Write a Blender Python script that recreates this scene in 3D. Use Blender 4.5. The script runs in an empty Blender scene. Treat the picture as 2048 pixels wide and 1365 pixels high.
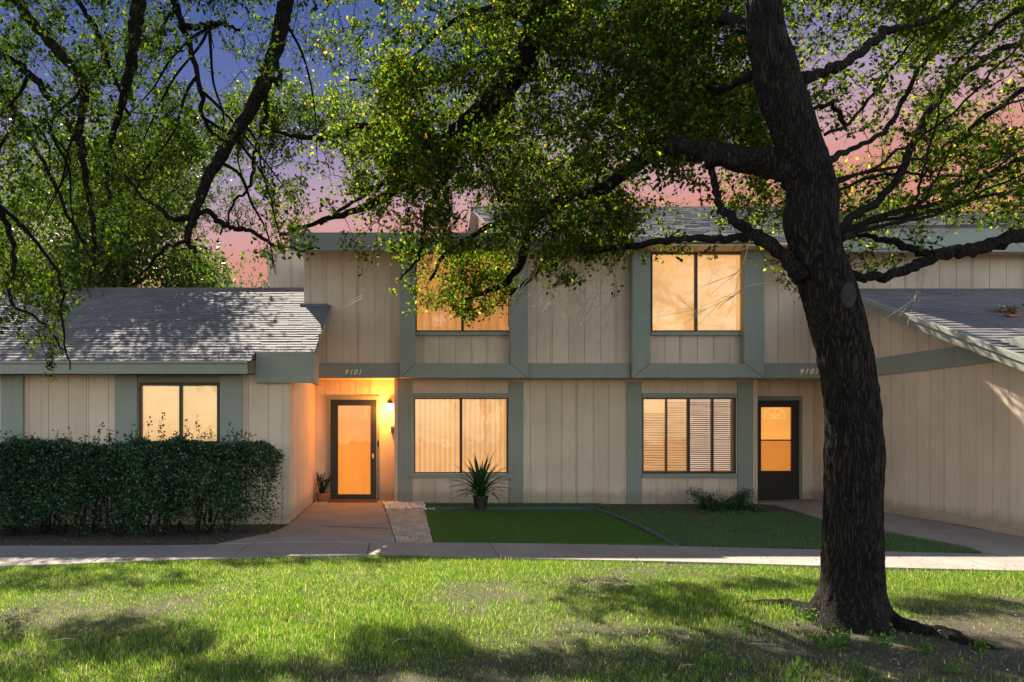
import bpy, math, random
import numpy as np
from mathutils import Vector, Matrix
random.seed(7); rng = np.random.default_rng(7)
EXP = 1.72
K = 2.0 ** -EXP
F = 1485.0; CX = 795.0; CY = 858.0; EYE = 1.46
col = bpy.context.scene.collection
def X(px, Z): return (px - CX) * Z / F
def H(py, Z): return EYE - (py - CY) * Z / F
def P(px, py, Z): return (X(px, Z), Z, H(py, Z))
def G(px, py):
    Z = F * EYE / (py - CY); return (X(px, Z), Z)
def sm(t): t = min(1, max(0, t)); return t * t * (3 - 2 * t)
def gz(x, y): return .09 * sm((x - 7.3) / 1.0) * sm((y - 9.8) / 2.0)
def lin(r, g, b):
    f = lambda c: (c / 255 / 12.92) if c / 255 <= .04045 else ((c / 255 + .055) / 1.055) ** 2.4
    return (f(r), f(g), f(b), 1)
# ------------------------------------------------------------------ tagging
def tag(o, label=None, cat=None, group=None, kind=None):
    if label: o['label'] = label
    if cat: o['category'] = cat
    if group: o['group'] = group
    if kind: o['kind'] = kind
    return o
def empty(name, loc=(0, 0, 0)):
    o = bpy.data.objects.new(name, None); col.objects.link(o); o.location = loc
    o.empty_display_size = .1; return o
class MB:
    def __init__(s): s.v = []; s.f = []
    def poly(s, pts):
        n = len(s.v); s.v += [tuple(p) for p in pts]; s.f.append(tuple(range(n, n + len(pts))))
    def hexa(s, p):          # p: 8 points, bottom 4 ccw then top 4
        n = len(s.v); s.v += [tuple(q) for q in p]
        for f in ((0, 3, 2, 1), (4, 5, 6, 7), (0, 1, 5, 4), (1, 2, 6, 5), (2, 3, 7, 6), (3, 0, 4, 7)):
            s.f.append(tuple(n + i for i in f))
    def box(s, x0, x1, y0, y1, z0, z1):
        if x0 > x1: x0, x1 = x1, x0
        if y0 > y1: y0, y1 = y1, y0
        if z0 > z1: z0, z1 = z1, z0
        s.hexa([(x0, y0, z0), (x1, y0, z0), (x1, y1, z0), (x0, y1, z0), (x0, y0, z1), (x1, y0, z1), (x1, y1, z1), (x0, y1, z1)])
    def prism(s, pts, z0, z1, gfun=None):
        n = len(s.v); m = len(pts)
        for (x, y) in pts: s.v.append((x, y, z0 + (gfun(x, y) if gfun else 0)))
        for (x, y) in pts: s.v.append((x, y, z1 + (gfun(x, y) if gfun else 0)))
        s.f.append(tuple(n + m + i for i in range(m))); s.f.append(tuple(n + i for i in reversed(range(m))))
        for i in range(m):
            j = (i + 1) % m; s.f.append((n + i, n + j, n + m + j, n + m + i))
    def tube(s, pts, rad, sides=8, caps=True, disp=None):
        pts = [Vector(p) for p in pts]; n0 = len(s.v); m = len(pts)
        t = (pts[1] - pts[0]).normalized(); ref = Vector((1, 0, 0)) if abs(t.x) < .8 else Vector((0, 1, 0))
        u = (ref - t * ref.dot(t)).normalized()
        for i in range(m):
            t = (pts[min(i + 1, m - 1)] - pts[max(i - 1, 0)]).normalized()
            u = (u - t * u.dot(t)).normalized(); w = t.cross(u)
            for k in range(sides):
                a = 2 * math.pi * k / sides; r = rad[i]
                if disp: r = disp(i, a, r)
                s.v.append(tuple(pts[i] + (u * math.cos(a) + w * math.sin(a)) * r))
        for i in range(m - 1):
            for k in range(sides):
                a = n0 + i * sides + k; b = n0 + i * sides + (k + 1) % sides
                s.f.append((a, b, b + sides, a + sides))
        if caps:
            s.f.append(tuple(n0 + k for k in reversed(range(sides)))); s.f.append(tuple(n0 + (m - 1) * sides + k for k in range(sides)))
    def lathe(s, c, prof, sides=20):
        n0 = len(s.v)
        for (r, z) in prof:
            for k in range(sides):
                a = 2 * math.pi * k / sides; s.v.append((c[0] + r * math.cos(a), c[1] + r * math.sin(a), c[2] + z))
        for i in range(len(prof) - 1):
            for k in range(sides):
                a = n0 + i * sides + k; b = n0 + i * sides + (k + 1) % sides; s.f.append((a, b, b + sides, a + sides))
        s.f.append(tuple(n0 + k for k in reversed(range(sides)))); s.f.append(tuple(n0 + (len(prof) - 1) * sides + k for k in range(sides)))
    def build(s, name, mat, parent=None, smooth=False, bevel=0):
        me = bpy.data.meshes.new(name); me.from_pydata(s.v, [], s.f); me.materials.append(mat); me.update()
        if smooth: me.shade_smooth()
        o = bpy.data.objects.new(name, me); col.objects.link(o)
        if parent:
            o.parent = parent; l = Vector((0, 0, 0)); q = parent
            while q: l += q.location; q = q.parent
            o.location = -l
        if bevel:
            b = o.modifiers.new('bevel', 'BEVEL'); b.width = bevel; b.segments = 2; b.limit_method = 'ANGLE'
        return o
def np_mesh(name, verts, sizes_idx, mat, parent=None):
    """verts (N,3); sizes_idx = (loop vertex indices flat, face size constant)"""
    idx, k = sizes_idx
    me = bpy.data.meshes.new(name); nf = len(idx) // k
    me.vertices.add(len(verts)); me.vertices.foreach_set('co', verts.astype(np.float32).ravel())
    me.loops.add(len(idx)); me.loops.foreach_set('vertex_index', idx.astype(np.int32))
    me.polygons.add(nf); me.polygons.foreach_set('loop_start', np.arange(0, nf * k, k, dtype=np.int32))
    me.update(calc_edges=True); me.materials.append(mat)
    o = bpy.data.objects.new(name, me); col.objects.link(o)
    if parent: o.parent = parent; o.location = -parent.location
    return o
# ------------------------------------------------------------------ materials
def newmat(name):
    m = bpy.data.materials.new(name); m.use_nodes = True; nt = m.node_tree
    return m, nt, nt.nodes, nt.links, nt.nodes['Principled BSDF']
def coords(nt, scale=(1, 1, 1)):
    n = nt.nodes; g = n.new('ShaderNodeNewGeometry'); mp = n.new('ShaderNodeMapping'); mp.inputs['Scale'].default_value = scale
    nt.links.new(g.outputs['Position'], mp.inputs['Vector']); return mp.outputs['Vector']
def noise(nt, vec, scale, detail=4, rough=.6):
    t = nt.nodes.new('ShaderNodeTexNoise'); t.inputs['Scale'].default_value = scale; t.inputs['Detail'].default_value = detail
    t.inputs['Roughness'].default_value = rough
    if vec: nt.links.new(vec, t.inputs['Vector'])
    return t.outputs['Fac']
def ramp(nt, fac, stops):
    r = nt.nodes.new('ShaderNodeValToRGB'); e = r.color_ramp.elements
    while len(e) < len(stops): e.new(.5)
    for i, (p, c) in enumerate(stops): e[i].position = p; e[i].color = c if len(c) == 4 else (*c, 1)
    nt.links.new(fac, r.inputs['Fac']); return r.outputs['Color']
def mix(nt, fac, a, b, mode='MIX'):
    m = nt.nodes.new('ShaderNodeMix'); m.data_type = 'RGBA'; m.blend_type = mode
    for k, v in ((0, fac), (6, a), (7, b)):
        if hasattr(v, 'is_linked') or hasattr(v, 'links'): nt.links.new(v, m.inputs[k])
        else: m.inputs[k].default_value = v if k == 0 else (v if len(v) == 4 else (*v, 1))
    return m.outputs[2]
def bump(nt, fac, strength, dist, bs):
    b = nt.nodes.new('ShaderNodeBump'); b.inputs['Strength'].default_value = strength; b.inputs['Distance'].default_value = dist
    nt.links.new(fac, b.inputs['Height']); nt.links.new(b.outputs['Normal'], bs.inputs['Normal'])
def math_(nt, op, a, b=None, c=None):
    m = nt.nodes.new('ShaderNodeMath'); m.operation = op
    for i, v in enumerate((a, b, c)):
        if v is None: continue
        if isinstance(v, (int, float)): m.inputs[i].default_value = v
        else: nt.links.new(v, m.inputs[i])
    return m.outputs[0]
def paint(name, c, rough=.75, var=.12, streak=True, dirt=(.16, .13, .09)):
    m, nt, n, l, b = newmat(name)
    v = coords(nt); n1 = noise(nt, v, 1.3, 5)
    c1 = ramp(nt, n1, [(.3, [q * (1 - var) for q in c]), (.7, [min(1, q * (1 + var * .6)) for q in c])])
    vs = coords(nt, (14, 14, .7)); n2 = noise(nt, vs, 1, 4, .7)
    f = ramp(nt, n2, [(.52, (0, 0, 0)), (.82, (.32, .32, .32))])
    g0 = n.new('ShaderNodeNewGeometry'); c1 = mix(nt, 1, c1, ramp(nt, g0.outputs['Random Per Island'], [(0, (.90, .895, .885)), (1, (1.04, 1.04, 1.04))]), 'MULTIPLY')
    c2 = mix(nt, f, c1, dirt) if streak else c1
    # splash dirt near the ground
    g = n.new('ShaderNodeNewGeometry'); s = n.new('ShaderNodeSeparateXYZ'); l.new(g.outputs['Position'], s.inputs[0])
    hh = math_(nt, 'ADD', s.outputs['Z'], math_(nt, 'MULTIPLY', noise(nt, v, 5, 4), -.32))
    f2 = ramp(nt, hh, [(.0, (.5, .5, .5)), (.16, (0, 0, 0))])
    c3 = mix(nt, f2, c2, dirt)
    l.new(c3, b.inputs['Base Color']); b.inputs['Roughness'].default_value = rough
    bump(nt, noise(nt, coords(nt, (60, 60, 6)), 1, 5), .25, .003, b)
    return m
M = {}
M['cream'] = paint('cream_siding', (.66, .515, .40))
M['cream_trim'] = paint('cream_trim', (.60, .475, .355))
M['cream_old'] = paint('cream_weathered', (.47, .385, .31), dirt=(.10, .09, .07), var=.2)
M['green'] = paint('sage_trim', (.27, .295, .26), var=.08)
M['green_dark'] = paint('sage_casing', (.19, .215, .175), var=.08)
def simple(name, c, rough=.5, metal=0, nz=0, ns=20, spec=.5):
    m, nt, n, l, b = newmat(name)
    if nz:
        f = noise(nt, coords(nt), ns, 4); l.new(ramp(nt, f, [(.25, [q * (1 - nz) for q in c]), (.75, [q * (1 + nz) for q in c])]), b.inputs['Base Color'])
    else: b.inputs['Base Color'].default_value = (*c, 1)
    b.inputs['Roughness'].default_value = rough; b.inputs['Metallic'].default_value = metal
    b.inputs['Specular IOR Level'].default_value = spec
    return m
M['black'] = simple('dark_bronze_metal', (.018, .016, .014), .4, .3, .2)
M['doorblack'] = simple('dark_door_paint', (.014, .012, .011), .45, 0, .2)
M['brass'] = simple('brass', (.75, .55, .28), .3, 1)
M['digit'] = simple('ivory_digits', (.85, .78, .60), .35, .0)
M['terracotta'] = simple('terracotta', (.30, .12, .06), .8, 0, .3)
M['blackpot'] = simple('black_plastic', (.012, .012, .013), .5, 0, .2)
M['edging'] = simple('blue_grey_edging', (.035, .06, .075), .7, 0, .35, 12)
M['mat'] = simple('brown_mat', (.10, .035, .015), .95, 0, .4, 80)
M['flash'] = simple('blue_flashing', (.10, .13, .2), .4, .6, .2)
M['pebble'] = simple('white_pebble', (.62, .55, .47), .7, 0, .3, 9)
M['twig'] = simple('pale_twig', (.34, .27, .2), .8, 0, .3, 30)
M['darktwig'] = simple('dark_twig', (.016, .012, .009), .9, 0, .3, 30, .2)
M['hose'] = simple('tan_hose', (.45, .38, .22), .5)
M['brick'] = simple('red_brick', (.30, .10, .06), .9, 0, .3, 30)
# shingles
m, nt, n, l, b = newmat('grey_shingle')
g = n.new('ShaderNodeNewGeometry'); rp = g.outputs['Random Per Island']
c = ramp(nt, rp, [(0, (.115, .108, .125)), (.5, (.16, .15, .165)), (1, (.21, .195, .20))])
c = mix(nt, .5, c, ramp(nt, noise(nt, coords(nt), 90, 3), [(.3, (.075, .07, .085)), (.7, (.25, .235, .24))]))
c = mix(nt, ramp(nt, noise(nt, coords(nt, (1, .4, 1)), 1.1, 4), [(.4, (0, 0, 0)), (.7, (.45, .45, .45))]), c, (.09, .085, .1))
l.new(c, b.inputs['Base Color']); b.inputs['Roughness'].default_value = .9
bump(nt, noise(nt, coords(nt), 160, 3), .5, .004, b); M['shingle'] = m
# concrete
def concrete(name, ca, cb):
    m, nt, n, l, b = newmat(name); v = coords(nt)
    c = ramp(nt, noise(nt, v, 1.6, 6, .65), [(.3, ca), (.7, cb)])
    c = mix(nt, ramp(nt, noise(nt, v, 7, 5), [(.55, (0, 0, 0)), (.75, (.4, .4, .4))]), c, [q * .55 for q in ca])
    c = mix(nt, ramp(nt, noise(nt, v, 140, 2), [(.62, (0, 0, 0)), (.72, (.5, .5, .5))]), c, [q * .5 for q in ca])
    l.new(c, b.inputs['Base Color']); b.inputs['Roughness'].default_value = .9
    bump(nt, noise(nt, v, 70, 5), .4, .004, b); return m
M['concrete'] = concrete('concrete', (.22, .19, .166), (.31, .268, .238))
M['gravel'] = concrete('gravel', (.32, .22, .17), (.52, .39, .31))
# soil / ground
m, nt, n, l, b = newmat('soil'); v = coords(nt)
c = ramp(nt, noise(nt, v, 2.2, 6, .7), [(.3, (.028, .02, .013)), (.55, (.06, .042, .028)), (.75, (.11, .082, .056))])
c = mix(nt, ramp(nt, noise(nt, v, 55, 3, .7), [(.56, (0, 0, 0)), (.68, (.6, .6, .6))]), c, (.24, .18, .12))
l.new(c, b.inputs['Base Color']); b.inputs['Roughness'].default_value = 1; bump(nt, noise(nt, v, 40, 6, .7), .9, .02, b); M['soil'] = m
# turf
m, nt, n, l, b = newmat('artificial_turf'); v = coords(nt)
c = ramp(nt, noise(nt, v, 1.5, 4), [(.3, (.045, .12, .010)), (.7, (.07, .16, .016))])
c = mix(nt, ramp(nt, noise(nt, v, 110, 2), [(.4, (0, 0, 0)), (.7, (.7, .7, .7))]), c, (.03, .10, .006))
l.new(c, b.inputs['Base Color']); b.inputs['Roughness'].default_value = .9; bump(nt, noise(nt, v, 130, 3), .8, .01, b); M['turf'] = m
# leaves
def leafmat(name, stops, trans, tcol, spec=.35, rough=.45, tfac=.45):
    m, nt, n, l, b = newmat(name)
    g = n.new('ShaderNodeNewGeometry')
    c = ramp(nt, g.outputs['Random Per Island'], stops)
    l.new(c, b.inputs['Base Color']); b.inputs['Roughness'].default_value = rough; b.inputs['Specular IOR Level'].default_value = spec
    t = n.new('ShaderNodeBsdfTranslucent'); tc = mix(nt, 1, c, tcol, 'MULTIPLY'); l.new(tc, t.inputs['Color'])
    mx = n.new('ShaderNodeMixShader'); mx.inputs[0].default_value = tfac
    l.new(b.outputs[0], mx.inputs[1]); l.new(t.outputs[0], mx.inputs[2]); l.new(mx.outputs[0], n['Material Output'].inputs['Surface'])
    return m
M['leaf'] = leafmat('oak_leaf', [(0, (.006, .015, .0035)), (.5, (.014, .029, .005)), (.85, (.042, .062, .008)), (.985, (.09, .10, .012)), (1, (.2, .09, .02))], 0, (7.4, 7.0, 2.0, 1), .03, .8, .44)
M['leaf_shaded'] = leafmat('oak_leaf_shaded', [(0, (.006, .014, .004)), (.6, (.014, .028, .005)), (.9, (.035, .055, .008)), (1, (.07, .08, .012))], 0, (6.2, 6.3, 2.0, 1), .03, .8, .27)  # darker copy of the oak leaf, shade of the left crown put into its colour
M['hedgeleaf'] = leafmat('hedge_leaf', [(0, (.008, .030, .011)), (.5, (.015, .050, .016)), (.9, (.025, .07, .021)), (1, (.05, .11, .035))], 0, (1.3, 1.5, .8, 1), .55, .35, .25)
M['bgleaf'] = leafmat('background_leaf', [(0, (.015, .035, .012)), (.6, (.035, .065, .015)), (1, (.08, .10, .02))], 0, (3, 3, 1.4, 1), .1)
M['bgdark'] = leafmat('background_leaf_dark', [(0, (.025, .05, .035)), (1, (.05, .08, .05))], 0, (1.5, 1.8, 1.4, 1), .2)
M['grass'] = leafmat('grass_blade', [(0, (.045, .10, .010)), (.5, (.085, .175, .016)), (.80, (.13, .22, .024)), (.89, (.30, .28, .12)), (1, (.45, .40, .25))], 0, (2.3, 2.3, 1.2, 1), .25, .5, .4)
M['grass_far'] = leafmat('grass_short', [(0, (.045, .11, .035)), (.6, (.075, .15, .05)), (.85, (.11, .17, .07)), (1, (.25, .22, .13))], 0, (1.6, 1.8, 1.1, 1), .25, .5, .3)
M['turfblade'] = leafmat('turf_blade', [(0, (.04, .10, .010)), (1, (.07, .15, .018))], 0, (1.5, 1.5, 1, 1), .2, .6, .2)
M['yucca'] = leafmat('spiky_leaf', [(0, (.012, .045, .015)), (1, (.03, .085, .025))], 0, (1.5, 2, 1, 1), .5, .35, .25)
M['weed'] = leafmat('weed_leaf', [(0, (.04, .09, .016)), (1, (.075, .14, .022))], 0, (2.2, 2.4, 1.1, 1), .3, .5, .4)
M['dryleaf'] = leafmat('dry_leaf', [(0, (.10, .05, .02)), (.6, (.25, .15, .07)), (1, (.5, .4, .28))], 0, (1.5, 1.2, 1, 1), .2, .7, .2)
# bark
m, nt, n, l, b = newmat('oak_bark')
v = coords(nt, (1, 1, .11)); vo = n.new('ShaderNodeTexVoronoi'); vo.feature = 'DISTANCE_TO_EDGE'; vo.inputs['Scale'].default_value = 44
dv = n.new('ShaderNodeVectorMath'); dv.operation = 'ADD'; l.new(v, dv.inputs[0])
nz = n.new('ShaderNodeTexNoise'); nz.inputs['Scale'].default_value = 14; l.new(v, nz.inputs['Vector'])
sc = n.new('ShaderNodeVectorMath'); sc.operation = 'SCALE'; sc.inputs['Scale'].default_value = .16; l.new(nz.outputs['Color'], sc.inputs[0]); l.new(sc.outputs[0], dv.inputs[1]); l.new(dv.outputs[0], vo.inputs['Vector'])
n3 = noise(nt, coords(nt, (1, 1, .3)), 60, 5, .7)
h = math_(nt, 'ADD', math_(nt, 'MINIMUM', math_(nt, 'MULTIPLY', vo.outputs['Distance'], 2.2), .6), math_(nt, 'MULTIPLY', n3, .75))
c = ramp(nt, h, [(.3, (.0015, .0012, .001)), (.6, (.0065, .005, .004)), (.95, (.03, .022, .016))])
c = mix(nt, ramp(nt, noise(nt, coords(nt), 2.5, 4), [(.5, (0, 0, 0)), (.75, (.35, .35, .35))]), c, (.018, .02, .009))
l.new(c, b.inputs['Base Color']); b.inputs['Roughness'].default_value = .95; b.inputs['Specular IOR Level'].default_value = .2
bump(nt, h, 1, .018, b); M['bark'] = m
M['limb'] = simple('limb_bark', (.006, .0045, .0035), .95, 0, .5, 25, .15)
M['logwood'] = simple('weathered_wood', (.10, .08, .06), .95, 0, .5, 22)
M['cut'] = simple('healed_cut_wood', (.022, .018, .014), .95, 0, .4, 18)
# glass pane: clear, with a sharp reflection
m, nt, n, l, b = newmat('window_glass')
gl = n.new('ShaderNodeBsdfGlossy'); gl.inputs['Roughness'].default_value = .03; tr = n.new('ShaderNodeBsdfTransparent')
fr = n.new('ShaderNodeFresnel'); fr.inputs['IOR'].default_value = 1.5
bp = n.new('ShaderNodeBump'); bp.inputs['Strength'].default_value = .15; bp.inputs['Distance'].default_value = .02; l.new(noise(nt, coords(nt), 2.2, 2), bp.inputs['Height'])
l.new(bp.outputs[0], gl.inputs['Normal'])
mx = n.new('ShaderNodeMixShader'); l.new(math_(nt, 'ADD', fr.outputs[0], .03), mx.inputs[0]); l.new(tr.outputs[0], mx.inputs[1]); l.new(gl.outputs[0], mx.inputs[2]); l.new(mx.outputs[0], n['Material Output'].inputs['Surface'])
M['glass'] = m
def lit(name, c, stripes=None, strength=1.0, var=.15, base=(.6, .55, .45), blotch=0):
    m, nt, n, l, b = newmat(name); g = n.new('ShaderNodeNewGeometry'); s = n.new('ShaderNodeSeparateXYZ'); l.new(g.outputs['Position'], s.inputs[0])
    cc = lin(*c); colr = ramp(nt, noise(nt, coords(nt), 1.4, 3), [(.3, [q * (1 - var) for q in cc[:3]]), (.7, [q * (1 + var) for q in cc[:3]])])
    if stripes:
        ax, per, amt = stripes
        ph = math_(nt, 'FRACT', math_(nt, 'DIVIDE', math_(nt, 'ADD', s.outputs[ax], 100.0), per))
        f = ramp(nt, ph, [(0, (1 - amt,) * 3), (.18, (1, 1, 1)), (.6, (1 - amt * .25,) * 3), (1, (1 - amt * .9,) * 3)])
        colr = mix(nt, 1, colr, f, 'MULTIPLY')
    fine = ramp(nt, noise(nt, coords(nt, (1, 1, 1)), 45, 3), [(.3, (.93, .93, .93)), (.7, (1.05, 1.05, 1.05))]); colr = mix(nt, 1, colr, fine, 'MULTIPLY')
    if blotch:
        bl = ramp(nt, noise(nt, coords(nt, (1, 1, 1.6)), 3.2, 7, .72), [(.53, (0, 0, 0)), (.63, (blotch,) * 3)]); colr = mix(nt, bl, colr, lin(255, 226, 180))
    l.new(colr, b.inputs['Emission Color']); b.inputs['Emission Strength'].default_value = K * strength
    b.inputs['Base Color'].default_value = (*base, 1); b.inputs['Roughness'].default_value = .8
    return m
M['lit_vert'] = lit('lit_vertical_blind', (232, 170, 104), ('X', .098, .34), 1, base=(.3, .25, .2))
M['lit_shade'] = lit('lit_roller_shade', (238, 178, 104), ('Z', .05, .05), 1, base=(.3, .25, .2))
M['lit_left'] = lit('lit_woven_shade', (226, 176, 110), ('Z', .03, .10), .95, base=(.35, .3, .22))
M['lit_up'] = lit('lit_upper_drape', (205, 135, 70), ('X', .16, .3), 1, base=(.3, .25, .2))
M['blind_warm'] = lit('lit_warm_slats', (215, 155, 92), None, .9, base=(.5, .42, .33))
M['blind_cool'] = lit('lit_pale_slats', (198, 165, 138), None, .95, base=(.6, .56, .52))
M['room'] = lit('lit_room', (95, 60, 30), None, .6, base=(.1, .08, .06))
M['room_warm'] = lit('lit_room_warm', (190, 125, 62), None, .8, base=(.1, .08, .06))
M['door_lit'] = lit('lit_entry_door', (234, 134, 38), ('X', .21, .10), 1, base=(.4, .25, .1))
M['door_lit2'] = lit('lit_door_upper', (240, 160, 70), None, 1, base=(.3, .2, .1))
M['door_lit3'] = lit('lit_door_lower', (196, 116, 34), None, 1, base=(.3, .2, .1))
M['fan'] = lit('lit_fan_tracery', (255, 195, 110), None, 1, base=(.5, .4, .3))
M['lampglass'] = lit('lamp_glass', (255, 240, 190), None, 5)
# ------------------------------------------------------------------ ground
GXY = []
mb = MB()
xs = [-120, -60, -30, -15] + [round(-10 + .5 * i, 3) for i in range(49)] + [18, 30, 60, 120]
ys = [-60, -20, -5, 0, 2] + [round(3 + .5 * i, 3) for i in range(31)] + [22, 30, 60, 150]
for y in ys:
    for x in xs: mb.v.append((x, y, -.004 + (.012 * math.sin(x * 1.7 + y) * math.sin(y * 1.3) if 3 < y < 7.5 else 0)))
W = len(xs)
for j in range(len(ys) - 1):
    for i in range(W - 1):
        a = j * W + i; mb.f.append((a, a + 1, a + 1 + W, a + W))
tag(mb.build('ground', M['soil'], smooth=True), kind='structure')
def interp(pts, x):
    for a, b in zip(pts, pts[1:]):
        if x <= b[0]:
            t = (x - a[0]) / (b[0] - a[0]); return a[1] + (b[1] - a[1]) * t
    return pts[-1][1]
FR = sorted([(X(px, F * EYE / (py - CY)), F * EYE / (py - CY)) for px, py in [(-500, 1150), (0, 1137), (240, 1128), (480, 1119), (650, 1114), (820, 1113), (1050, 1121), (1400, 1128), (1640, 1136), (2048, 1146), (2600, 1158)]])
BK = sorted([(X(px, F * EYE / (py - CY)), F * EYE / (py - CY)) for px, py in [(-500, 1098), (0, 1095), (300, 1095), (480, 1092), (560, 1087), (860, 1089), (1050, 1090), (1350, 1096), (1640, 1103), (1900, 1110), (2048, 1113), (2600, 1118)]])
def smooth_interp(pts, x, w=.5):
    return sum(interp(pts, x + d) for d in (-w, -w / 2, 0, w / 2, w)) / 5
joints = [-6.2, -4.75, -3.3, -1.85, -.35, 1.15, 2.65, 4.15, 5.65, 7.15, 8.65]
mb = MB(); ends = [-9.5] + joints + [12]
for a, b_ in zip(ends, ends[1:]):
    n_ = 6; f_ = [(a + .005 + (b_ - a - .01) * i / n_) for i in range(n_ + 1)]
    pts = [(x, smooth_interp(FR, x)) for x in f_] + [(x, smooth_interp(BK, x)) for x in reversed(f_)]
    mb.prism(pts, -.05, .022, gz)
tag(mb.build('sidewalk', M['concrete'], bevel=.006), kind='structure')
# entry walk (gap of a few mm to the sidewalk)
mb = MB()
wk = [G(592, 1084), G(608, 1076)]
edge = [(-1.63, 11.25), (-1.63, 14.95), (-.02, 14.95), (-.07, 14.3), G(765, 1011), G(772, 1030), G(780, 1055), G(790, 1084)]
bk = [(x, smooth_interp(BK, x) + .008) for x in [(-2.25 + .25 * i) for i in range(10)]]
left = [(-1.63, 11.2), (-1.66, 10.7), (-1.78, 10.2), (-2.0, 9.8)]
pts = bk[1:] + [(bk[-1][0] - .0, 9.6)] + list(reversed(edge)) [1:] [:0]
e2 = list(reversed(edge))
pts = [p for p in bk if p[0] < e2[0][0] - .02] + e2 + left[1:]
mid = 11.6
mb.prism(pts, -.05, .026, gz)
tag(mb.build('entry_path', M['concrete'], bevel=.006), kind='structure')
# control joint in the entry path (thin dark crack)
mb = MB(); cr = [G(640, 1056), G(690, 1058), G(735, 1060), G(778, 1061)]
mb.tube([(x, y, .0262) for x, y in cr], [.006] * 4, 4)
tag(mb.build('path_crack', M['darktwig']), 'thin dark crack running across the concrete entry path', 'crack')
# right-hand paved pad
mb = MB()
pad = [(6.95, 14.95), (6.99, 14.45), G(1545, 1010), G(1600, 1026), G(1640, 1038), G(1700, 1050), G(1770, 1064), G(1860, 1082), G(1930, 1096), G(1965, 1108)]
bkr = [(x, smooth_interp(BK, x) + .008) for x in [6.9 + .35 * i for i in range(15)]]
pad = [p for p in pad]
bkr = [p for p in bkr if p[0] > pad[-1][0] - .25]
pts = pad + bkr + [(12, 11), (12, 14.95)]
mb.prism(list(reversed(pts)), -.16, .024, gz)
tag(mb.build('driveway', M['concrete']), kind='structure')
# gravel strip, pebbles, turf
mb = MB(); mb.prism([G(770, 1012), G(845, 1011), G(866, 1087), G(792, 1085)][::-1], -.03, .012)
tag(mb.build('gravel_bed', M['gravel']), 'brown gravel strip between entry path and green turf', 'gravel', kind='stuff')
def pebbles(name, n, poly, r0, r1, mat, label, cat):
    mb = MB(); xs = [p[0] for p in poly]; ys = [p[1] for p in poly]; c = 0
    ico = [(0, 0, 1), (.89, 0, .45), (.28, .85, .45), (-.72, .53, .45), (-.72, -.53, .45), (.28, -.85, .45), (.72, .53, -.45), (-.28, .85, -.45), (-.89, 0, -.45), (-.28, -.85, -.45), (.72, -.53, -.45), (0, 0, -1)]
    fs = [(0, 1, 2), (0, 2, 3), (0, 3, 4), (0, 4, 5), (0, 5, 1), (1, 6, 2), (2, 7, 3), (3, 8, 4), (4, 9, 5), (5, 10, 1), (6, 7, 2), (7, 8, 3), (8, 9, 4), (9, 10, 5), (10, 6, 1), (11, 7, 6), (11, 8, 7), (11, 9, 8), (11, 10, 9), (11, 6, 10)]
    while c < n:
        x = random.uniform(min(xs), max(xs)); y = random.uniform(min(ys), max(ys))
        if not inside(x, y, poly): continue
        r = random.uniform(r0, r1); sx, sy, sz = r * random.uniform(.8, 1.4), r * random.uniform(.8, 1.2), r * random.uniform(.5, .8)
        a = random.random() * 6.28; b0 = len(mb.v); z = .014 + sz * .5 + random.random() * r * .5
        for (u, v, w) in ico:
            u, v = u * sx * random.uniform(.85, 1.1), v * sy; mb.v.append((x + u * math.cos(a) - v * math.sin(a), y + u * math.sin(a) + v * math.cos(a), z + w * sz))
        mb.f += [tuple(b0 + i for i in f) for f in fs]; c += 1
    return tag(mb.build(name, mat, smooth=True), label, cat, kind='stuff')
def inside(x, y, poly):
    r = False; j = len(poly) - 1
    for i in range(len(poly)):
        if (poly[i][1] > y) != (poly[j][1] > y) and x < (poly[j][0] - poly[i][0]) * (y - poly[i][1]) / (poly[j][1] - poly[i][1]) + poly[i][0]: r = not r
        j = i
    return r
M['gravelstone'] = simple('gravel_stone', (.50, .37, .29), .9, 0, .45, 5)
pebbles('white_pebbles', 700, [G(766, 1009), G(845, 1008), G(852, 1022), G(838, 1020), G(800, 1021), G(772, 1020)], .018, .038, M['pebble'], 'heap of white pebbles between the lamp corner and the turf', 'pebbles')
pebbles('gravel_stones', 3500, [G(770, 1018), G(848, 1019), G(865, 1087), G(792, 1085)], .006, .013, M['gravelstone'], 'small brown gravel stones between entry path and turf', 'gravel')
mb = MB(); turf = [G(851, 1024), G(1192, 1023), G(1350, 1095), G(869, 1088)]
mb.prism(turf[::-1], -.02, .02)
tag(mb.build('turf_mat', M['turf']), 'bright green artificial turf rectangle in front of the left window', 'turf')
def strip(name, pts, w, h, mat, label, cat):
    mb = MB()
    for a, b_ in zip(pts, pts[1:]):
        d = Vector((b_[0] - a[0], b_[1] - a[1])).normalized(); q = Vector((-d.y, d.x)) * w / 2
        mb.prism([(a[0] - q.x, a[1] - q.y), (b_[0] - q.x, b_[1] - q.y), (b_[0] + q.x, b_[1] + q.y), (a[0] + q.x, a[1] + q.y)], -.02, h)
    return tag(mb.build(name, mat, bevel=.006), label, cat)
strip('turf_edging', [G(853, 1020), G(1030, 1020.5), G(1191, 1020)], .09, .05, M['edging'], 'dark blue grey edging board along the back of the turf', 'edging')
strip('turf_edging', [G(1194, 1021.5), G(1275, 1054), G(1353, 1096)], .07, .045, M['edging'], 'dark blue grey edging board slanting along the right side of the turf', 'edging')
mb = MB(); c0 = G(862, 1021); mb.tube([(c0[0] + .05 * math.cos(a * .5), 13.0 + .04 * math.sin(a * .5), .06 + .015 * math.sin(a)) for a in range(13)], [.008] * 13, 6)
tag(mb.build('hose_loop', M['hose']), 'small tan loop of hose at the turf corner beside the white pebbles', 'hose')
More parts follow.
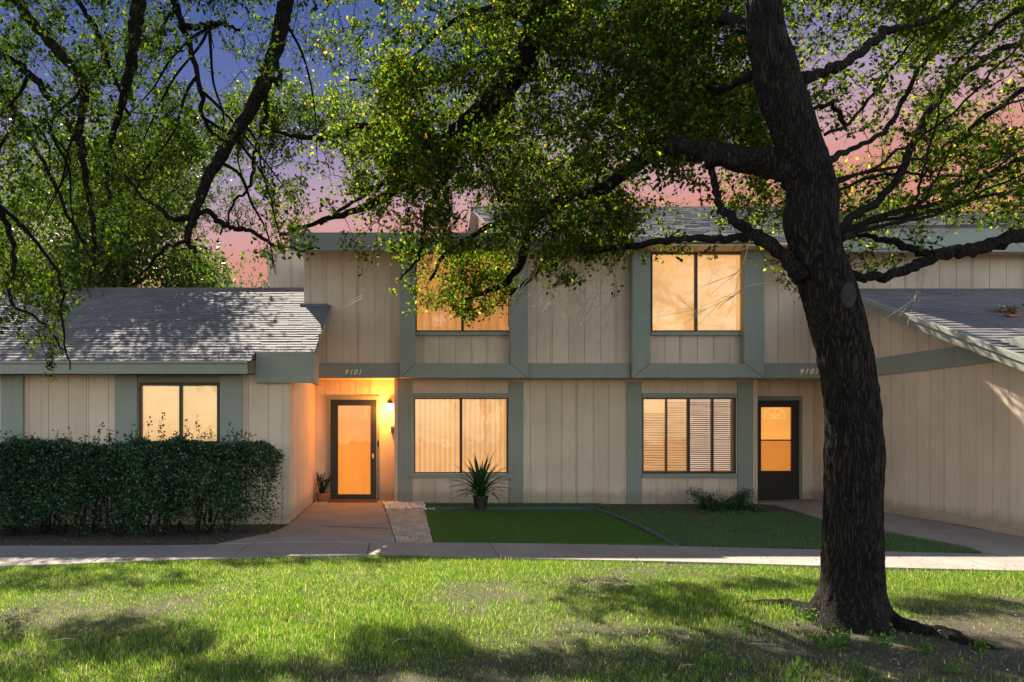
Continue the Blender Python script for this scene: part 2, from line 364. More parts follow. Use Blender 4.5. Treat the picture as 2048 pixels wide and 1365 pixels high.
# ------------------------------------------------------------------ townhouse
house = empty('townhouse', (3, 14.4, 0))
tag(house, 'cream two storey townhouse with sage green trim, low side wings and glowing windows', 'house')
BW = .305
def siding(mb, o, u, nrm, L, z0, ztop, holes=(), off=0, th=.012, backing=.06):
    """boards with real gaps over a backing sheet. o: origin (x,y) at face; u: unit dir; nrm outward; ztop(float or fn of s)"""
    zt = ztop if callable(ztop) else (lambda s: ztop)
    cuts = [0]; s = -off; k = 0
    strips = []
    while s < L:
        wid = BW; a, e = s, s + wid
        if k % 4 == 3: strips += [(a, e - .035), (e - .035, e)]
        else: strips += [(a, e)]
        s = e; k += 1
    G_ = .004
    def seg(a, e, za, zb, t0, t1):   # t0: face offset, t1: back offset
        p = []
        for z, w in ((0, 0), (1, 0)):
            for (ss, tt) in ((a, t0), (e, t0), (e, t1), (a, t1)):
                zz = za if z == 0 else min(zb, zt(ss))
                p.append((o[0] + u[0] * ss + nrm[0] * tt, o[1] + u[1] * ss + nrm[1] * tt, zz))
        mb.hexa(p)
    def column(a, e, t0, t1):
        ivs = [(z0, 99)]
        for (ha, hb, hz0, hz1) in holes:
            if ha < e - 1e-4 and hb > a + 1e-4:
                new = []
                for (p_, q_) in ivs:
                    if hz0 > p_: new.append((p_, min(hz0, q_)))
                    if hz1 < q_: new.append((max(hz1, p_), q_))
                ivs = new
        for (p_, q_) in ivs:
            if min(q_, zt((a + e) / 2)) - p_ > .002: seg(a, e, p_, q_, t0, t1)
    edges = sorted(set([h[0] for h in holes] + [h[1] for h in holes]))
    for (a, e) in strips:
        a = max(a + G_, 0); e = min(e - G_, L)
        if e <= a: continue
        pts = [a] + [x for x in edges if a < x < e] + [e]
        for p_, q_ in zip(pts, pts[1:]):
            if q_ - p_ > .002: column(p_, q_, 0, -th)
    pts = [0] + [x for x in edges if 0 < x < L] + [L]
    for p_, q_ in zip(pts, pts[1:]):
        if q_ - p_ > .002: column(p_, q_, -th - .002, -th - backing)
ZL, ZU, ZA, ZB = 14.40, 14.05, 14.95, 13.87
SLAB = .03
# --- lower centre wall
x0, x1 = X(790, ZL), X(1513, ZL)
def hole(px0, px1, py0, py1, Z, xo): return (X(px0, Z) - xo, X(px1, Z) - xo, H(py1, Z), H(py0, Z))
mb = MB()
W1 = hole(827, 1016, 796, 948, ZL, x0); W2 = hole(1285, 1471, 796, 948, ZL, x0)
siding(mb, (x0, ZL), (1, 0), (0, -1), x1 - x0, 0, 2.44, [W1, W2], off=.12)
siding(mb, (x0 + 0.0, ZA), (0, -1), (-1, 0), ZA - ZL - .07, 0, 2.44, [])
siding(mb, (x1, ZL + .07), (0, 1), (1, 0), ZA - ZL - .07, 0, 2.44, [])
mb.build('wall', M['cream'], house)
# --- alcove back walls
d1 = (X(661, ZA), X(753, ZA), SLAB, H(800, ZA)); d2 = (X(1513, ZA), X(1597, ZA), SLAB, H(801, ZA))
mb = MB(); xa, xb = -1.66, x0 + .0
siding(mb, (xa, ZA), (1, 0), (0, -1), xb - xa, 0, 2.44, [(d1[0] - xa, d1[1] - xa, 0, d1[3])], off=.1)
mb.build('entry_wall', M['cream'], house)
mb = MB(); xa, xb = x1, 8.36
siding(mb, (xa, ZA), (1, 0), (0, -1), xb - xa, 0, 2.44, [(max(0, d2[0] - xa), d2[1] - xa, 0, d2[3])], off=.1)
mb.build('entry_wall', M['cream'], house)
# --- upper wall
xu0, xu1 = X(608, ZU), 8.7
U1 = hole(831, 1022, 520, 672, ZU, xu0); U2 = hole(1302, 1488, 505, 672, ZU, xu0)
U1 = (U1[0], U1[1], U1[2], H(505, ZU)); 
mb = MB()
siding(mb, (xu0, ZU), (1, 0), (0, -1), xu1 - xu0, 2.45, 4.95, [U1, U2], off=.18)
siding(mb, (xu0, 19.2), (0, -1), (-1, 0), 19.2 - ZU - .075, 2.45, 4.95); siding(mb, (2.1, 19.2), (0, -1), (-1, 0), 5.1, 4.9, lambda s: 4.9 + .40 * (19.2 - s - 13.6)); mb.box(-1.94, 2.0, 13.56, 19.3, 4.955, 5.0)
mb.build('wall', M['cream'], house)
# soffit / overhang underside and roof interior blockers
mb = MB(); mb.box(xu0 + .01, 8.38, ZU + .075, ZA + .3, 2.441, 2.47); mb.box(xu0, 8.38, 13.98, ZU - .002 + .08, 2.43, 2.449)
mb.build('soffit', M['cream_trim'], house)
# --- green band at floor line
zb0, zb1 = 2.415, 2.695
for a, b_ in ((-1.79, X(800, ZB)), (X(1055, ZB), X(1264, ZB)), (X(1529, ZB), 8.358)):
    mb = MB(); mb.box(a, b_, 13.97, ZU - .001, zb0, zb1); mb.build('floor_band', M['green'], house, bevel=.004)
# --- right wing wall (faces left) + its gable
wingX = 8.36; slope = .407
def roofR(y): return 3.62 + slope * (y - 12.6)
mb = MB(); 
siding(mb, (wingX, ZA), (0, -1), (-1, 0), ZA - 8.75, .03, 2.4402, [], off=.05)
mb.build('wall', M['cream'], house)
mb = MB()
siding(mb, (wingX, ZU - .002), (0, -1), (-1, 0), ZU - .002 - 10.42, 2.69, lambda s: roofR(ZU - s) - .03, [], off=.05)
mb.build('gable_wall', M['cream'], house)
mb = MB(); mb.box(wingX - .03, wingX + .05, 9.3, 13.965, 2.39, 2.69); mb.build('floor_band', M['green'], house, bevel=.004)
mb = MB()
n_ = 14; y_a, y_b = 8.75, 14.94
for i in range(n_):
    ya = y_a + (y_b - y_a) * i / n_; yb = y_a + (y_b - y_a) * (i + 1) / n_
    za, zb = gz(wingX, ya), gz(wingX, yb)
    mb.hexa([(wingX - .025, ya, za), (wingX + .02, ya, za), (wingX + .02, yb, zb), (wingX - .025, yb, zb), (wingX - .025, ya, za + .11), (wingX + .02, ya, za + .11), (wingX + .02, yb, zb + .11), (wingX - .025, yb, zb + .11)])
mb.build('base_board', M['cream_trim'], house)
mb = MB(); siding(mb, (wingX, 8.75), (1, 0), (0, -1), 4, 0, 2.3); mb.build('wall', M['cream'], house)
# --- upper block on the right
ZR = 13.6
mb = MB(); siding(mb, (8.2, ZR), (1, 0), (0, -1), 6, 3.8, 4.75, [], off=.1); siding(mb, (8.2, ZU), (0, -1), (-1, 0), ZU - ZR, 2.7, 4.9)
mb.build('upper_wall', M['cream_old'], house)
mb = MB(); mb.box(7.75, 14.2, 13.17, 13.21, H(505, 13.2), H(457, 13.2)); mb.box(7.75, 7.79, 13.212, 15.0, 4.62, 5.0)
mb.build('fascia', M['green'], house, bevel=.004)
mb = MB(); mb.box(7.8, 14.2, 13.212, 13.6, 4.655, 4.68); mb.build('soffit', M['cream_trim'], house)
# --- roofs
def roof(mb, x0, x1, y0, z0, sl, y1, seed=0):
    r = random.Random(seed); ex = .145; c = math.sqrt(1 + sl * sl); L = (y1 - y0) * c
    dy, dz = 1 / c, sl / c; ny, nz = -sl / c, 1 / c
    def pt(x, s, t): return (x, y0 + dy * s + ny * t, z0 + dz * s + nz * t)
    mb.hexa([pt(x0, 0, -.05), pt(x1, 0, -.05), pt(x1, L, -.05), pt(x0, L, -.05), pt(x0, 0, 0), pt(x1, 0, 0), pt(x1, L, 0), pt(x0, L, 0)])
    s = -.02; k = 0
    while s < L:
        x = x0 - .02 - r.random() * .3; 
        while x < x1 + .02:
            w = r.uniform(.14, .34); a = max(x, x0 - .02); e = min(x + w, x1 + .02)
            if e - a > .02:
                j = r.uniform(-.005, .005); t = r.uniform(.015, .024); e2 = min(s + ex * 1.25, L)
                j1 = j + r.uniform(-.003, .003)
                mb.hexa([pt(a, s + j, .001), pt(e - .003, s + j1, .001), pt(e - .003, e2, .001), pt(a, e2, .001),
                         pt(a, s + j, t), pt(e - .003, s + j1, t), pt(e - .003, e2, .003), pt(a, e2, .003)])
            x += w
        s += ex; k += 1
mb = MB(); roof(mb, 1.9, 10.3, 13.55, 4.93, .40, 19.2, 1); mb.build('roof', M['shingle'], house)
mb = MB(); mb.hexa([(1.9, 19.2, 7.12), (10.3, 19.2, 7.12), (10.3, 25, 4.9), (1.9, 25, 4.9), (1.9, 19.2, 7.2), (10.3, 19.2, 7.2), (10.3, 25, 4.98), (1.9, 25, 4.98)]); mb.build('rear_roof', M['shingle'], house)
mb = MB(); roof(mb, 7.73, 14.2, 13.15, 5.06, .40, 15.2, 2); mb.build('roof', M['shingle'], house)
mb = MB(); roof(mb, 8.1, 14, 8.4, roofR(8.4), slope, 13.6, 3); mb.build('roof', M['shingle'], house)
slL = .42
def roofL(y): return 2.46 + slL * (y - 10.9)
mb = MB(); roof(mb, -9.5, -2.17, 10.88, roofL(10.88), slL, 15.3, 4); roof(mb, -2.165, -1.28, 11.27, roofL(11.27), slL, 15.3, 5)
mb.box(-9.5, -1.8, 15.24, 15.4, roofL(15.3) - .02, roofL(15.3) + .05)
mb.build('roof', M['shingle'], house)
mb = MB(); mb.hexa([(-9.5, 15.4, 4.25), (-1.8, 15.4, 4.25), (-1.8, 19, 2.8), (-9.5, 19, 2.8), (-9.5, 15.4, 4.3), (-1.8, 15.4, 4.3), (-1.8, 19, 2.85), (-9.5, 19, 2.85)]); mb.build('rear_roof', M['shingle'], house)
# main fascia
mb = MB(); mb.box(-1.96, 1.86, 13.49, 13.538, 4.70, 5.03); mb.box(1.862, X(1262, 13.55), 13.50, 13.54, 4.70, 4.935); mb.box(X(1262, 13.5), 8.15, 13.50, 13.54, 4.85, 4.94)
mb.build('fascia', M['green'], house, bevel=.004)
mb = MB(); mb.box(-1.95, 8.15, 13.545, ZU - .002, 4.80, 4.83); mb.build('soffit', M['cream_trim'], house)
# rake board on the right wing
mb = MB(); 
for (ya, yb, xa, xb, d) in ((8.4, 13.58, 8.07, 8.105, .19), (8.4, 13.58, 8.045, 8.069, .07)):
    mb.hexa([(xa, ya, roofR(ya) - d), (xb, ya, roofR(ya) - d), (xb, yb, roofR(yb) - d), (xa, yb, roofR(yb) - d), (xa, ya, roofR(ya) + .012), (xb, ya, roofR(ya) + .012), (xb, yb, roofR(yb) + .012), (xa, yb, roofR(yb) + .012)])
mb.build('rake_board', M['green'], house, bevel=.003)
mb = MB(); mb.hexa([(8.106, 8.4, roofR(8.4) - .1), (wingX, 8.4, roofR(8.4) - .1), (wingX, 13.58, roofR(13.58) - .1), (8.106, 13.58, roofR(13.58) - .1), (8.106, 8.4, roofR(8.4) - .07), (wingX, 8.4, roofR(8.4) - .07), (wingX, 13.58, roofR(13.58) - .07), (8.106, 13.58, roofR(13.58) - .07)])
mb.build('soffit', M['green_dark'], house)
# --- left wing
ZW = 11.35
mb = MB(); xl = -9.4; wl1 = -1.66
LW = hole(278, 440, 765, 888, ZW, xl); LW = (LW[0], LW[1], H(888, ZW), H(766, ZW))
siding(mb, (xl, ZW), (1, 0), (0, -1), wl1 - xl, 0, 2.5, [LW], off=.2)
siding(mb, (wl1, ZW + .07), (0, 1), (1, 0), ZA - ZW - .07, 0, lambda s: roofL(ZW + s) - .06, [], off=.1)
mb.build('wall', M['cream'], house)
mb = MB(); mb.box(X(565, ZW), wl1 + .018, ZW - .02, ZW + .10, 0, 2.3); mb.build('corner_board', M['cream_trim'], house, bevel=.004)
mb = MB(); mb.box(-9.45, X(496, 10.9), 10.86, 10.89, H(748, 10.86), H(728, 10.86)); mb.build('fascia', M['green'], house, bevel=.004)
mb = MB(); mb.box(-9.45, X(496, 10.9), 10.83, 10.885, H(728, 10.86) + .002, 2.447); mb.build('gutter', M['green'], house, bevel=.006)
mb = MB(); mb.box(-9.45, -2.19, 10.9, ZW - .002, 2.285, 2.31); mb.build('soffit', M['green_dark'], house)
mb = MB(); mb.box(-2.14, -1.275, 11.22, 11.26, H(766, 11.22), 2.625); mb.box(-1.315, -1.272, 11.262, 12.0, H(766, 11.22), 2.62); 
mb.build('deep_fascia', M['green'], house, bevel=.004)
mb = MB(); ya, yb = 12.002, 13.96
mb.hexa([(-1.31, ya, roofL(ya) - .14), (-1.276, ya, roofL(ya) - .14), (-1.276, yb, roofL(yb) - .14), (-1.31, yb, roofL(yb) - .14), (-1.31, ya, roofL(ya) - .01), (-1.276, ya, roofL(ya) - .01), (-1.276, yb, roofL(yb) - .01), (-1.31, yb, roofL(yb) - .01)])
mb.build('rake_board', M['green'], house)
mb = MB(); mb.box(X(600, 14), X(656, 14), 13.99, 14.045, H(615, 14), H(608, 14)); mb.build('roof_flashing', M['flash'], house)
# rear bay with slanted left edge
mb = MB(); Z = 16.6
q = [(X(545, Z) + .05, Z), (X(530, Z), Z)]
mb.hexa([(X(548, Z), Z, 3.8), (-1.6, Z, 3.8), (-1.6, 19, 3.8), (X(548, Z), 19, 3.8), (X(530, Z), Z, H(499, Z)), (-1.6, Z, H(499, Z)), (-1.6, 19, H(499, Z)), (X(530, Z), 19, H(499, Z))])
for i in range(4):
    xx = X(548, Z) + .1 + .305 * i
    mb.box(xx, xx + .28, Z - .012, Z + .001, 3.8, H(500, Z))
mb.build('rear_bay', M['cream_trim'], house)
# --- pilasters
def pil(a, b_, Z, z0, z1, t=.035, mat='green', name='pilaster'):
    mb = MB(); mb.box(X(a, Z), X(b_, Z), Z - t, Z + .005, z0, z1); return mb.build(name, M[mat], house, bevel=.004)
for a, b_ in ((797, 824), (1018, 1046), (1253, 1282), (1474, 1503)): pil(a, b_, ZL, 0.0, H(764, ZL))
pil(788.5, 796, ZL, 0, 2.43, .03, 'cream_trim', 'corner_board'); pil(1504, 1514, ZL, 0, 2.43, .03, 'cream_trim', 'corner_board')
for a, b_ in ((5, 49), (232, 276), (441, 485)): pil(a, b_, ZW, 0, 2.28, .05)
pil(-170, -130, ZW, 0, 2.28, .05)
# --- window boxes of the upper floor: posts and bottom rail with mitre
def upbox(o0, i0, i1, o1, top):
    t0 = ZB; zb = 2.413; zi = H(727, ZB)
    for a, b_, s in ((X(o0, t0), X(i0, t0), 1), (X(i1, t0), X(o1, t0), -1)):
        mb = MB()
        ob, ib = (a, b_) if s == 1 else (b_, a)
        # post with mitred foot
        g = .003 * s
        p = [(ob, zb + .004), (ib, zi + .004), (ib, top), (ob, top)]
        f = [(x, t0, z) for x, z in p]; r = [(x, ZU - .001, z) for x, z in p]
        n0 = len(mb.v); mb.v += f + r
        fs = [(0, 1, 2, 3), (7, 6, 5, 4), (0, 4, 5, 1), (1, 5, 6, 2), (2, 6, 7, 3), (3, 7, 4, 0)]
        mb.f += [tuple(n0 + i for i in (q if s == 1 else q[::-1])) for q in fs]
        mb.build('window_post', M['green'], house, bevel=.003)
    mb = MB(); a, b_, c, d = X(o0, t0) + .006, X(i0, t0) + .006, X(i1, t0) - .006, X(o1, t0) - .006
    p = [(a, zb), (d, zb), (c, zi), (b_, zi)]; n0 = 0
    mb.v += [(x, t0 + .002, z) for x, z in p] + [(x, ZU - .001, z) for x, z in p]
    mb.f += [(0, 1, 2, 3), (7, 6, 5, 4), (0, 4, 5, 1), (1, 5, 6, 2), (2, 6, 7, 3), (3, 7, 4, 0)]
    mb.build('window_rail', M['green'], house, bevel=.003)
upbox(800, 831, 1021, 1056, 4.80); upbox(1265, 1301, 1489, 1529, 4.80)
# --- windows
def frame_rect(mb, x0, x1, z0, z1, w, ya, yb, mull=()):
    mb.box(x0, x1, ya, yb, z1 - w, z1); mb.box(x0, x1, ya, yb, z0, z0 + w)
    mb.box(x0, x0 + w, ya + .001, yb - .001, z0 + w, z1 - w); mb.box(x1 - w, x1, ya + .001, yb - .001, z0 + w, z1 - w)
    for (m, mw) in mull: mb.box(m - mw / 2, m + mw / 2, ya - .003, yb - .003, z0 + w, z1 - w)
def window(px0, px1, py0, py1, Z, mull, fw=.025, label=None):
    x0, x1, z0, z1 = X(px0, Z), X(px1, Z), H(py1, Z), H(py0, Z)
    mb = MB(); frame_rect(mb, x0, x1, z0, z1, fw, Z - .02, Z + .05, [(X(m, Z), w) for m, w in mull])
    w = mb.build('window', M['black'], house, bevel=.002)
    if label: w['label'] = label
    g = MB(); g.poly([(x0 + fw, Z + .015, z0 + fw), (x1 - fw, Z + .015, z0 + fw), (x1 - fw, Z + .015, z1 - fw), (x0 + fw, Z + .015, z1 - fw)])
    g.build('pane', M['glass'], w)
    return w, x0 + fw, x1 - fw, z0 + fw, z1 - fw
def casing(px0, px1, py0, py1, Z, w, t=.05, mat='green'):
    mb = MB(); x0, x1, z0, z1 = X(px0, Z), X(px1, Z), H(py1, Z), H(py0, Z)
    frame_rect(mb, x0, x1, z0, z1, w, Z - t, Z + .03); return mb.build('window_casing', M[mat], house, bevel=.004)
def back(mb, x0, x1, Z, z0, z1): mb.box(x0 - .05, x1 + .05, Z, Z + .02, z0 - .05, z1 + .05)
# lower left: vertical blinds
casing(820, 1024, 787, 956, ZL, .075)
w, a, b_, c, d = window(828, 1015.5, 796.5, 947, ZL, [(922, .05)], .022, 'wide two pane window with lit vertical blinds')
mb = MB(); n_ = 20; pw = .098
nx = int((b_ - a) / .014)
top, bot = [], []
for i in range(nx + 1):
    x = a - .01 + (b_ - a + .02) * i / nx; ph = (x % pw) / pw; y = ZL + .13 - .035 * math.sin(ph * math.pi) + (.02 if ph > .9 else 0)
    top.append((x, y, d + .02)); bot.append((x, y, c - .02))
for i in range(nx): mb.poly([bot[i], bot[i + 1], top[i + 1], top[i]])
mb.build('vertical_blind', M['lit_vert'], w, smooth=True)
# lower right: mini blinds in four lights
mb = MB(); x0_, x1_ = X(1283, ZL), X(1472.5, ZL)
mb.box(x0_, x1_, ZL - .05, ZL + .02, H(796, ZL), H(787, ZL)); mb.build('window_casing', M['green'], house, bevel=.004)
mb = MB(); mb.box(x0_, x1_, ZL - .05, ZL + .02, H(956, ZL), H(947.5, ZL)); mb.build('window_casing', M['green'], house, bevel=.004)
w, a, b_, c, d = window(1284.5, 1471, 796.5, 947, ZL, [(1333, .018), (1377, .045), (1425, .03)], .022, 'wide window of four lights with mini blinds')
xs4 = [a, X(1333, ZL), X(1377, ZL), X(1425, ZL), b_]
for k in range(4):
    mb = MB(); n_ = 42 if k < 2 else 34; u0, u1 = xs4[k] + .012, xs4[k + 1] - .012 - (.03 if k == 3 else 0)
    zt = d - (.0); 
    for i in range(n_):
        z = c + .03 + (zt - c - .05) * i / n_; t = random.uniform(-.004, .004); h = .02 if k < 2 else .022; yy = ZL + .075
        if k == 0 and z > c + (d - c) * .78: h = .034
        mb.poly([(u0, yy - .010, z + t), (u1, yy - .010, z + t * random.uniform(-1, 1)), (u1, yy + .006, z + h + t * .4), (u0, yy + .006, z + h)])
    mb.box(u0, u1, ZL + .05, ZL + .095, d - .03, d - .002)
    if k: mb.tube([(u1 - .04, ZL + .055, d - .03), (u1 - .045, ZL + .055, (c + d) / 2 + .1 * k - .3)], [.003] * 2, 5)
    mb.build('blind', M['blind_warm'] if k < 2 else M['blind_cool'], w)
mb = MB(); back(mb, a, b_, ZL + .16, c, d); mb.build('room_glow', M['room'], w)
# upper right: roller shades
w, a, b_, c, d = window(1302, 1488, 506, 664, ZU - .02, [(1392, .045)], .025, 'upper window with two lit roller shades')
mb = MB(); mb.box(a, X(1391, ZU), ZU + .05, ZU + .055, c + .0, d); mb.build('roller_shade', M['lit_shade'], w)
mb = MB(); mb.box(X(1393, ZU), b_, ZU + .065, ZU + .07, c + .0, d); mb.build('roller_shade', M['lit_shade'], w)
mb = MB(); mb.box(X(1300, ZU) , X(1489.5, ZU), ZU - .07, ZU + .02, H(672, ZU), H(664.5, ZU)); mb.build('sill', M['green'], house, bevel=.004)
mb = MB(); siding(mb, (X(1301.5, ZU), ZU - .01), (1, 0), (0, -1), X(1488.5, ZU) - X(1301.5, ZU), H(505, ZU) + .003, 4.8, backing=.02); mb.build('header_wall', M['cream'], house)
# upper left
w, a, b_, c, d = window(831, 1021, 506, 664, ZU - .02, [(925, .045)], .025, 'upper window half hidden by bright oak leaves')
mb = MB(); top, bot = [], []; nx = 60
for i in range(nx + 1):
    x = a + (b_ - a) * i / nx; y = ZU + .09 + .03 * math.sin(x * 2 * math.pi / .16); top.append((x, y, d + .02)); bot.append((x, y, c - .02))
for i in range(nx): mb.poly([bot[i], bot[i + 1], top[i + 1], top[i]])
mb.build('drape', M['lit_up'], w, smooth=True)
mb = MB(); mb.box(X(831, ZU), X(1021, ZU), ZU - .07, ZU + .02, H(672, ZU), H(664.5, ZU)); mb.build('sill', M['green'], house, bevel=.004)
mb = MB(); siding(mb, (X(831.5, ZU), ZU - .01), (1, 0), (0, -1), X(1021, ZU) - X(831.5, ZU), H(505, ZU) + .003, 4.8, backing=.02); mb.build('header_wall', M['cream'], house)
# left wing window
mb = MB(); mb.box(X(276.5, ZW), X(440.5, ZW), ZW - .04, ZW + .02, H(766, ZW) + .001, 2.28); mb.build('window_casing', M['green_dark'], house, bevel=.004)
w, a, b_, c, d = window(278.5, 439.5, 766.5, 888, ZW, [(362, .045)], .04, 'two pane window with lit shades behind the hedge')
for (u0, u1, dz_) in ((a, X(361, ZW), 0), (X(363, ZW), b_, .006)):
    mb = MB(); mb.box(u0, u1, ZW + .07 + dz_, ZW + .075 + dz_, c, d - .005); mb.build('shade', M['lit_left'], w)
# --- doors
def door_case(x0, x1, z1, w=.06, lw=None):
    mb = MB(); lw = w if lw is None else lw
    if lw: mb.box(x0 - lw, x0, ZA - .035, ZA + .05, SLAB, z1)
    mb.box(x1, x1 + w, ZA - .035, ZA + .05, SLAB, z1); mb.box(x0 - lw, x1 + w, ZA - .037, ZA + .05, z1, z1 + w + .02)
    return mb.build('door_casing', M['green_dark'], house, bevel=.004)
door_case(d1[0], d1[1], d1[3]); door_case(d2[0], d2[1], d2[3], .06, 0)
def fr(mb, x0, x1, z0, z1, px0, px1, py0, py1, y0, y1):
    a, b_, c, d = X(px0, ZA), X(px1, ZA), H(py1, ZA), H(py0, ZA)
    mb.box(x0, x1, y0, y1, d, z1); mb.box(x0, x1, y0, y1, z0, c); mb.box(x0, a, y0 + .001, y1, c, d); mb.box(b_, x1, y0 + .001, y1, c, d); return a, b_, c, d
mb = MB(); a, b_, c, d = fr(mb, d1[0] + .004, d1[1] - .004, SLAB + .02, d1[3] - .004, 676, 741.5, 811.5, 989, ZA - .03, ZA + .02)
mb.tube([(a, ZA - .032, c), (b_, ZA - .032, c), (b_, ZA - .032, d), (a, ZA - .032, d), (a, ZA - .032, c)], [.006] * 5, 4)
dr = mb.build('door', M['black'], house, bevel=.003); dr['label'] = 'full glass storm door glowing orange'
mb = MB(); mb.poly([(a, ZA - .005, c), (b_, ZA - .005, c), (b_, ZA - .005, d), (a, ZA - .005, d)]); mb.build('pane', M['glass'], dr)
mb = MB(); mb.box(a - .05, b_ + .05, ZA + .06, ZA + .10, c - .05, d + .05)
for (za, zb) in ((c + .12, c + .62), (c + .78, c + 1.25), (c + 1.38, d - .1)):
    for (xa, xb) in ((a + .06, (a + b_) / 2 - .04), ((a + b_) / 2 + .04, b_ - .06)): mb.box(xa, xb, ZA + .052, ZA + .0601, za, zb)
mb.build('inner_door', M['door_lit'], dr)
mb = MB(); kx, kz = X(746, ZA), H(912, ZA)
mb.tube([(kx, ZA - .03, kz), (kx, ZA - .07, kz)], [.014, .02], 12); mb.tube([(kx, ZA - .031, kz - .05), (kx, ZA - .034, kz + .05)], [.02, .02], 10)
mb.build('handle', M['brass'], dr, smooth=False)
mb = MB(); x0_, x1_, z0_, z1_ = d2[0] + .0, d2[1] - .004, SLAB + .02, d2[3] - .004
a, b_ = X(1521, ZA), X(1582, ZA); r1 = (H(879.5, ZA), H(815, ZA)); r2 = (H(942, ZA), H(882, ZA))
mb.box(x0_, x1_, ZA - .03, ZA + .02, r1[1], z1_); mb.box(x0_, x1_, ZA - .03, ZA + .02, z0_, r2[0]); mb.box(x0_, a, ZA - .029, ZA + .02, r2[0], r1[1]); mb.box(b_, x1_, ZA - .029, ZA + .02, r2[0], r1[1]); mb.box(a, b_, ZA - .035, ZA + .02, r2[1], r1[0])
dr = mb.build('door', M['doorblack'], house, bevel=.003); dr['label'] = 'black storm door with two stacked amber panes'
mb = MB(); mb.poly([(a, ZA - .002, r2[0]), (b_, ZA - .002, r2[0]), (b_, ZA - .002, r1[1]), (a, ZA - .002, r1[1])]); mb.build('pane', M['glass'], dr)
mb = MB(); mb.box(a - .02, b_ + .02, ZA + .03, ZA + .05, r1[0] - .02, r1[1] + .02); mb.build('lit_upper_panel', M['door_lit2'], dr)
mb = MB(); mb.box(a - .02, b_ + .02, ZA + .032, ZA + .052, r2[0] - .02, r2[1] + .02); mb.build('lit_lower_panel', M['door_lit3'], dr)
mb = MB(); fx, fz, R_ = (a + b_) / 2 - .01, H(839, ZA), .22
arc = [(fx + R_ * math.cos(t), ZA + .022, fz + .02 + R_ * .95 * math.sin(t)) for t in [math.pi * i / 16 for i in range(17)]]
mb.tube(arc, [.005] * 17, 5); mb.tube([arc[0], arc[-1]], [.004] * 2, 5)
for t in (.25, .5, .75): mb.tube([(fx, ZA + .022, fz + .02), (fx + R_ * math.cos(math.pi * t), ZA + .022, fz + .02 + R_ * .95 * math.sin(math.pi * t))], [.005] * 2, 5)
mb.build('fan_tracery', M['fan'], dr)
mb = MB(); mb.box(d1[0], d1[1], ZA - .06, ZA - .0305, SLAB - .002, SLAB + .018); mb.build('threshold', M['black'], house)
mb = MB(); mb.box(d2[0], d2[1], ZA - .06, ZA - .0305, SLAB - .002, SLAB + .018); mb.build('threshold', M['black'], house)
# ------------------------------------------------------------------ small fixtures
def digits(txt, px0, px1, py, Z, label, hgt):
    cx = (px0 + px1) / 2; root = empty('house_number', (X(cx, Z), Z, H(py, Z))); tag(root, label, 'house number')
    for i, ch in enumerate(txt):
        cu = bpy.data.curves.new('digit', 'FONT'); cu.body = ch; cu.size = hgt / .7; cu.extrude = .012; cu.shear = .32; cu.offset = .002; cu.align_x = 'CENTER'
        cu.bevel_depth = .001
        tmp = bpy.data.objects.new('tmp', cu); col.objects.link(tmp); bpy.context.view_layer.update()
        me = bpy.data.meshes.new_from_object(tmp.evaluated_get(bpy.context.evaluated_depsgraph_get())); bpy.data.objects.remove(tmp)
        me.materials.clear(); me.materials.append(M['digit'])
        o = bpy.data.objects.new('digit', me); col.objects.link(o); o.parent = root
        o.rotation_euler = (math.pi / 2, 0, 0); px = px0 + (px1 - px0) * i / (len(txt) - 1)
        o.location = (X(px, Z) - X(cx, Z), -.014, -hgt / 2 + random.uniform(-.004, .004))
digits('9101', 692, 719, 745, 13.965, 'raised ivory numerals 9101 on the green band above the orange door', .10)
digits('9107', 1601, 1632, 743.5, 13.965, 'raised ivory numerals 9107 on the green band above the black door', .10)
lx, lz = X(780, ZA), H(815, ZA)
lamp = empty('wall_lamp', (lx, ZA, lz)); tag(lamp, 'small lit lantern on the wall right of the orange glass door', 'wall lamp')
mb = MB(); y = ZA - .11; h = .065
mb.hexa([(lx - h, y - h, lz - .07), (lx + h, y - h, lz - .07), (lx + h, y + h, lz - .07), (lx - h, y + h, lz - .07), (lx - h * 1.1, y - h * 1.1, lz + .07), (lx + h * 1.1, y - h * 1.1, lz + .07), (lx + h * 1.1, y + h * 1.1, lz + .07), (lx - h * 1.1, y + h * 1.1, lz + .07)])
mb.build('glass', M['lampglass'], lamp)
mb = MB(); k = .078; n0 = 0
mb.v += [(lx - k, y - k, lz + .072), (lx + k, y - k, lz + .072), (lx + k, y + k, lz + .072), (lx - k, y + k, lz + .072), (lx, y, lz + .17)]
mb.f += [(0, 3, 2, 1), (0, 1, 4), (1, 2, 4), (2, 3, 4), (3, 0, 4)]; mb.tube([(lx, y, lz + .16), (lx, y, lz + .2)], [.008, .003], 6)
mb.build('cap', M['black'], lamp)
mb = MB(); mb.box(lx - .04, lx + .04, ZA - .02, ZA - .001, lz + .0, lz + .14); mb.tube([(lx, ZA - .02, lz + .12), (lx, y + .02, lz + .12)], [.01, .01], 8); mb.build('bracket', M['black'], lamp)
L = bpy.data.lights.new('lamp_bulb', 'POINT'); L.energy = 25; L.color = (1, .37, .06); L.shadow_soft_size = .07
lo = bpy.data.objects.new('lamp_bulb', L); col.objects.link(lo); lo.parent = lamp; lo.location = (-.10, -.34, -.05)
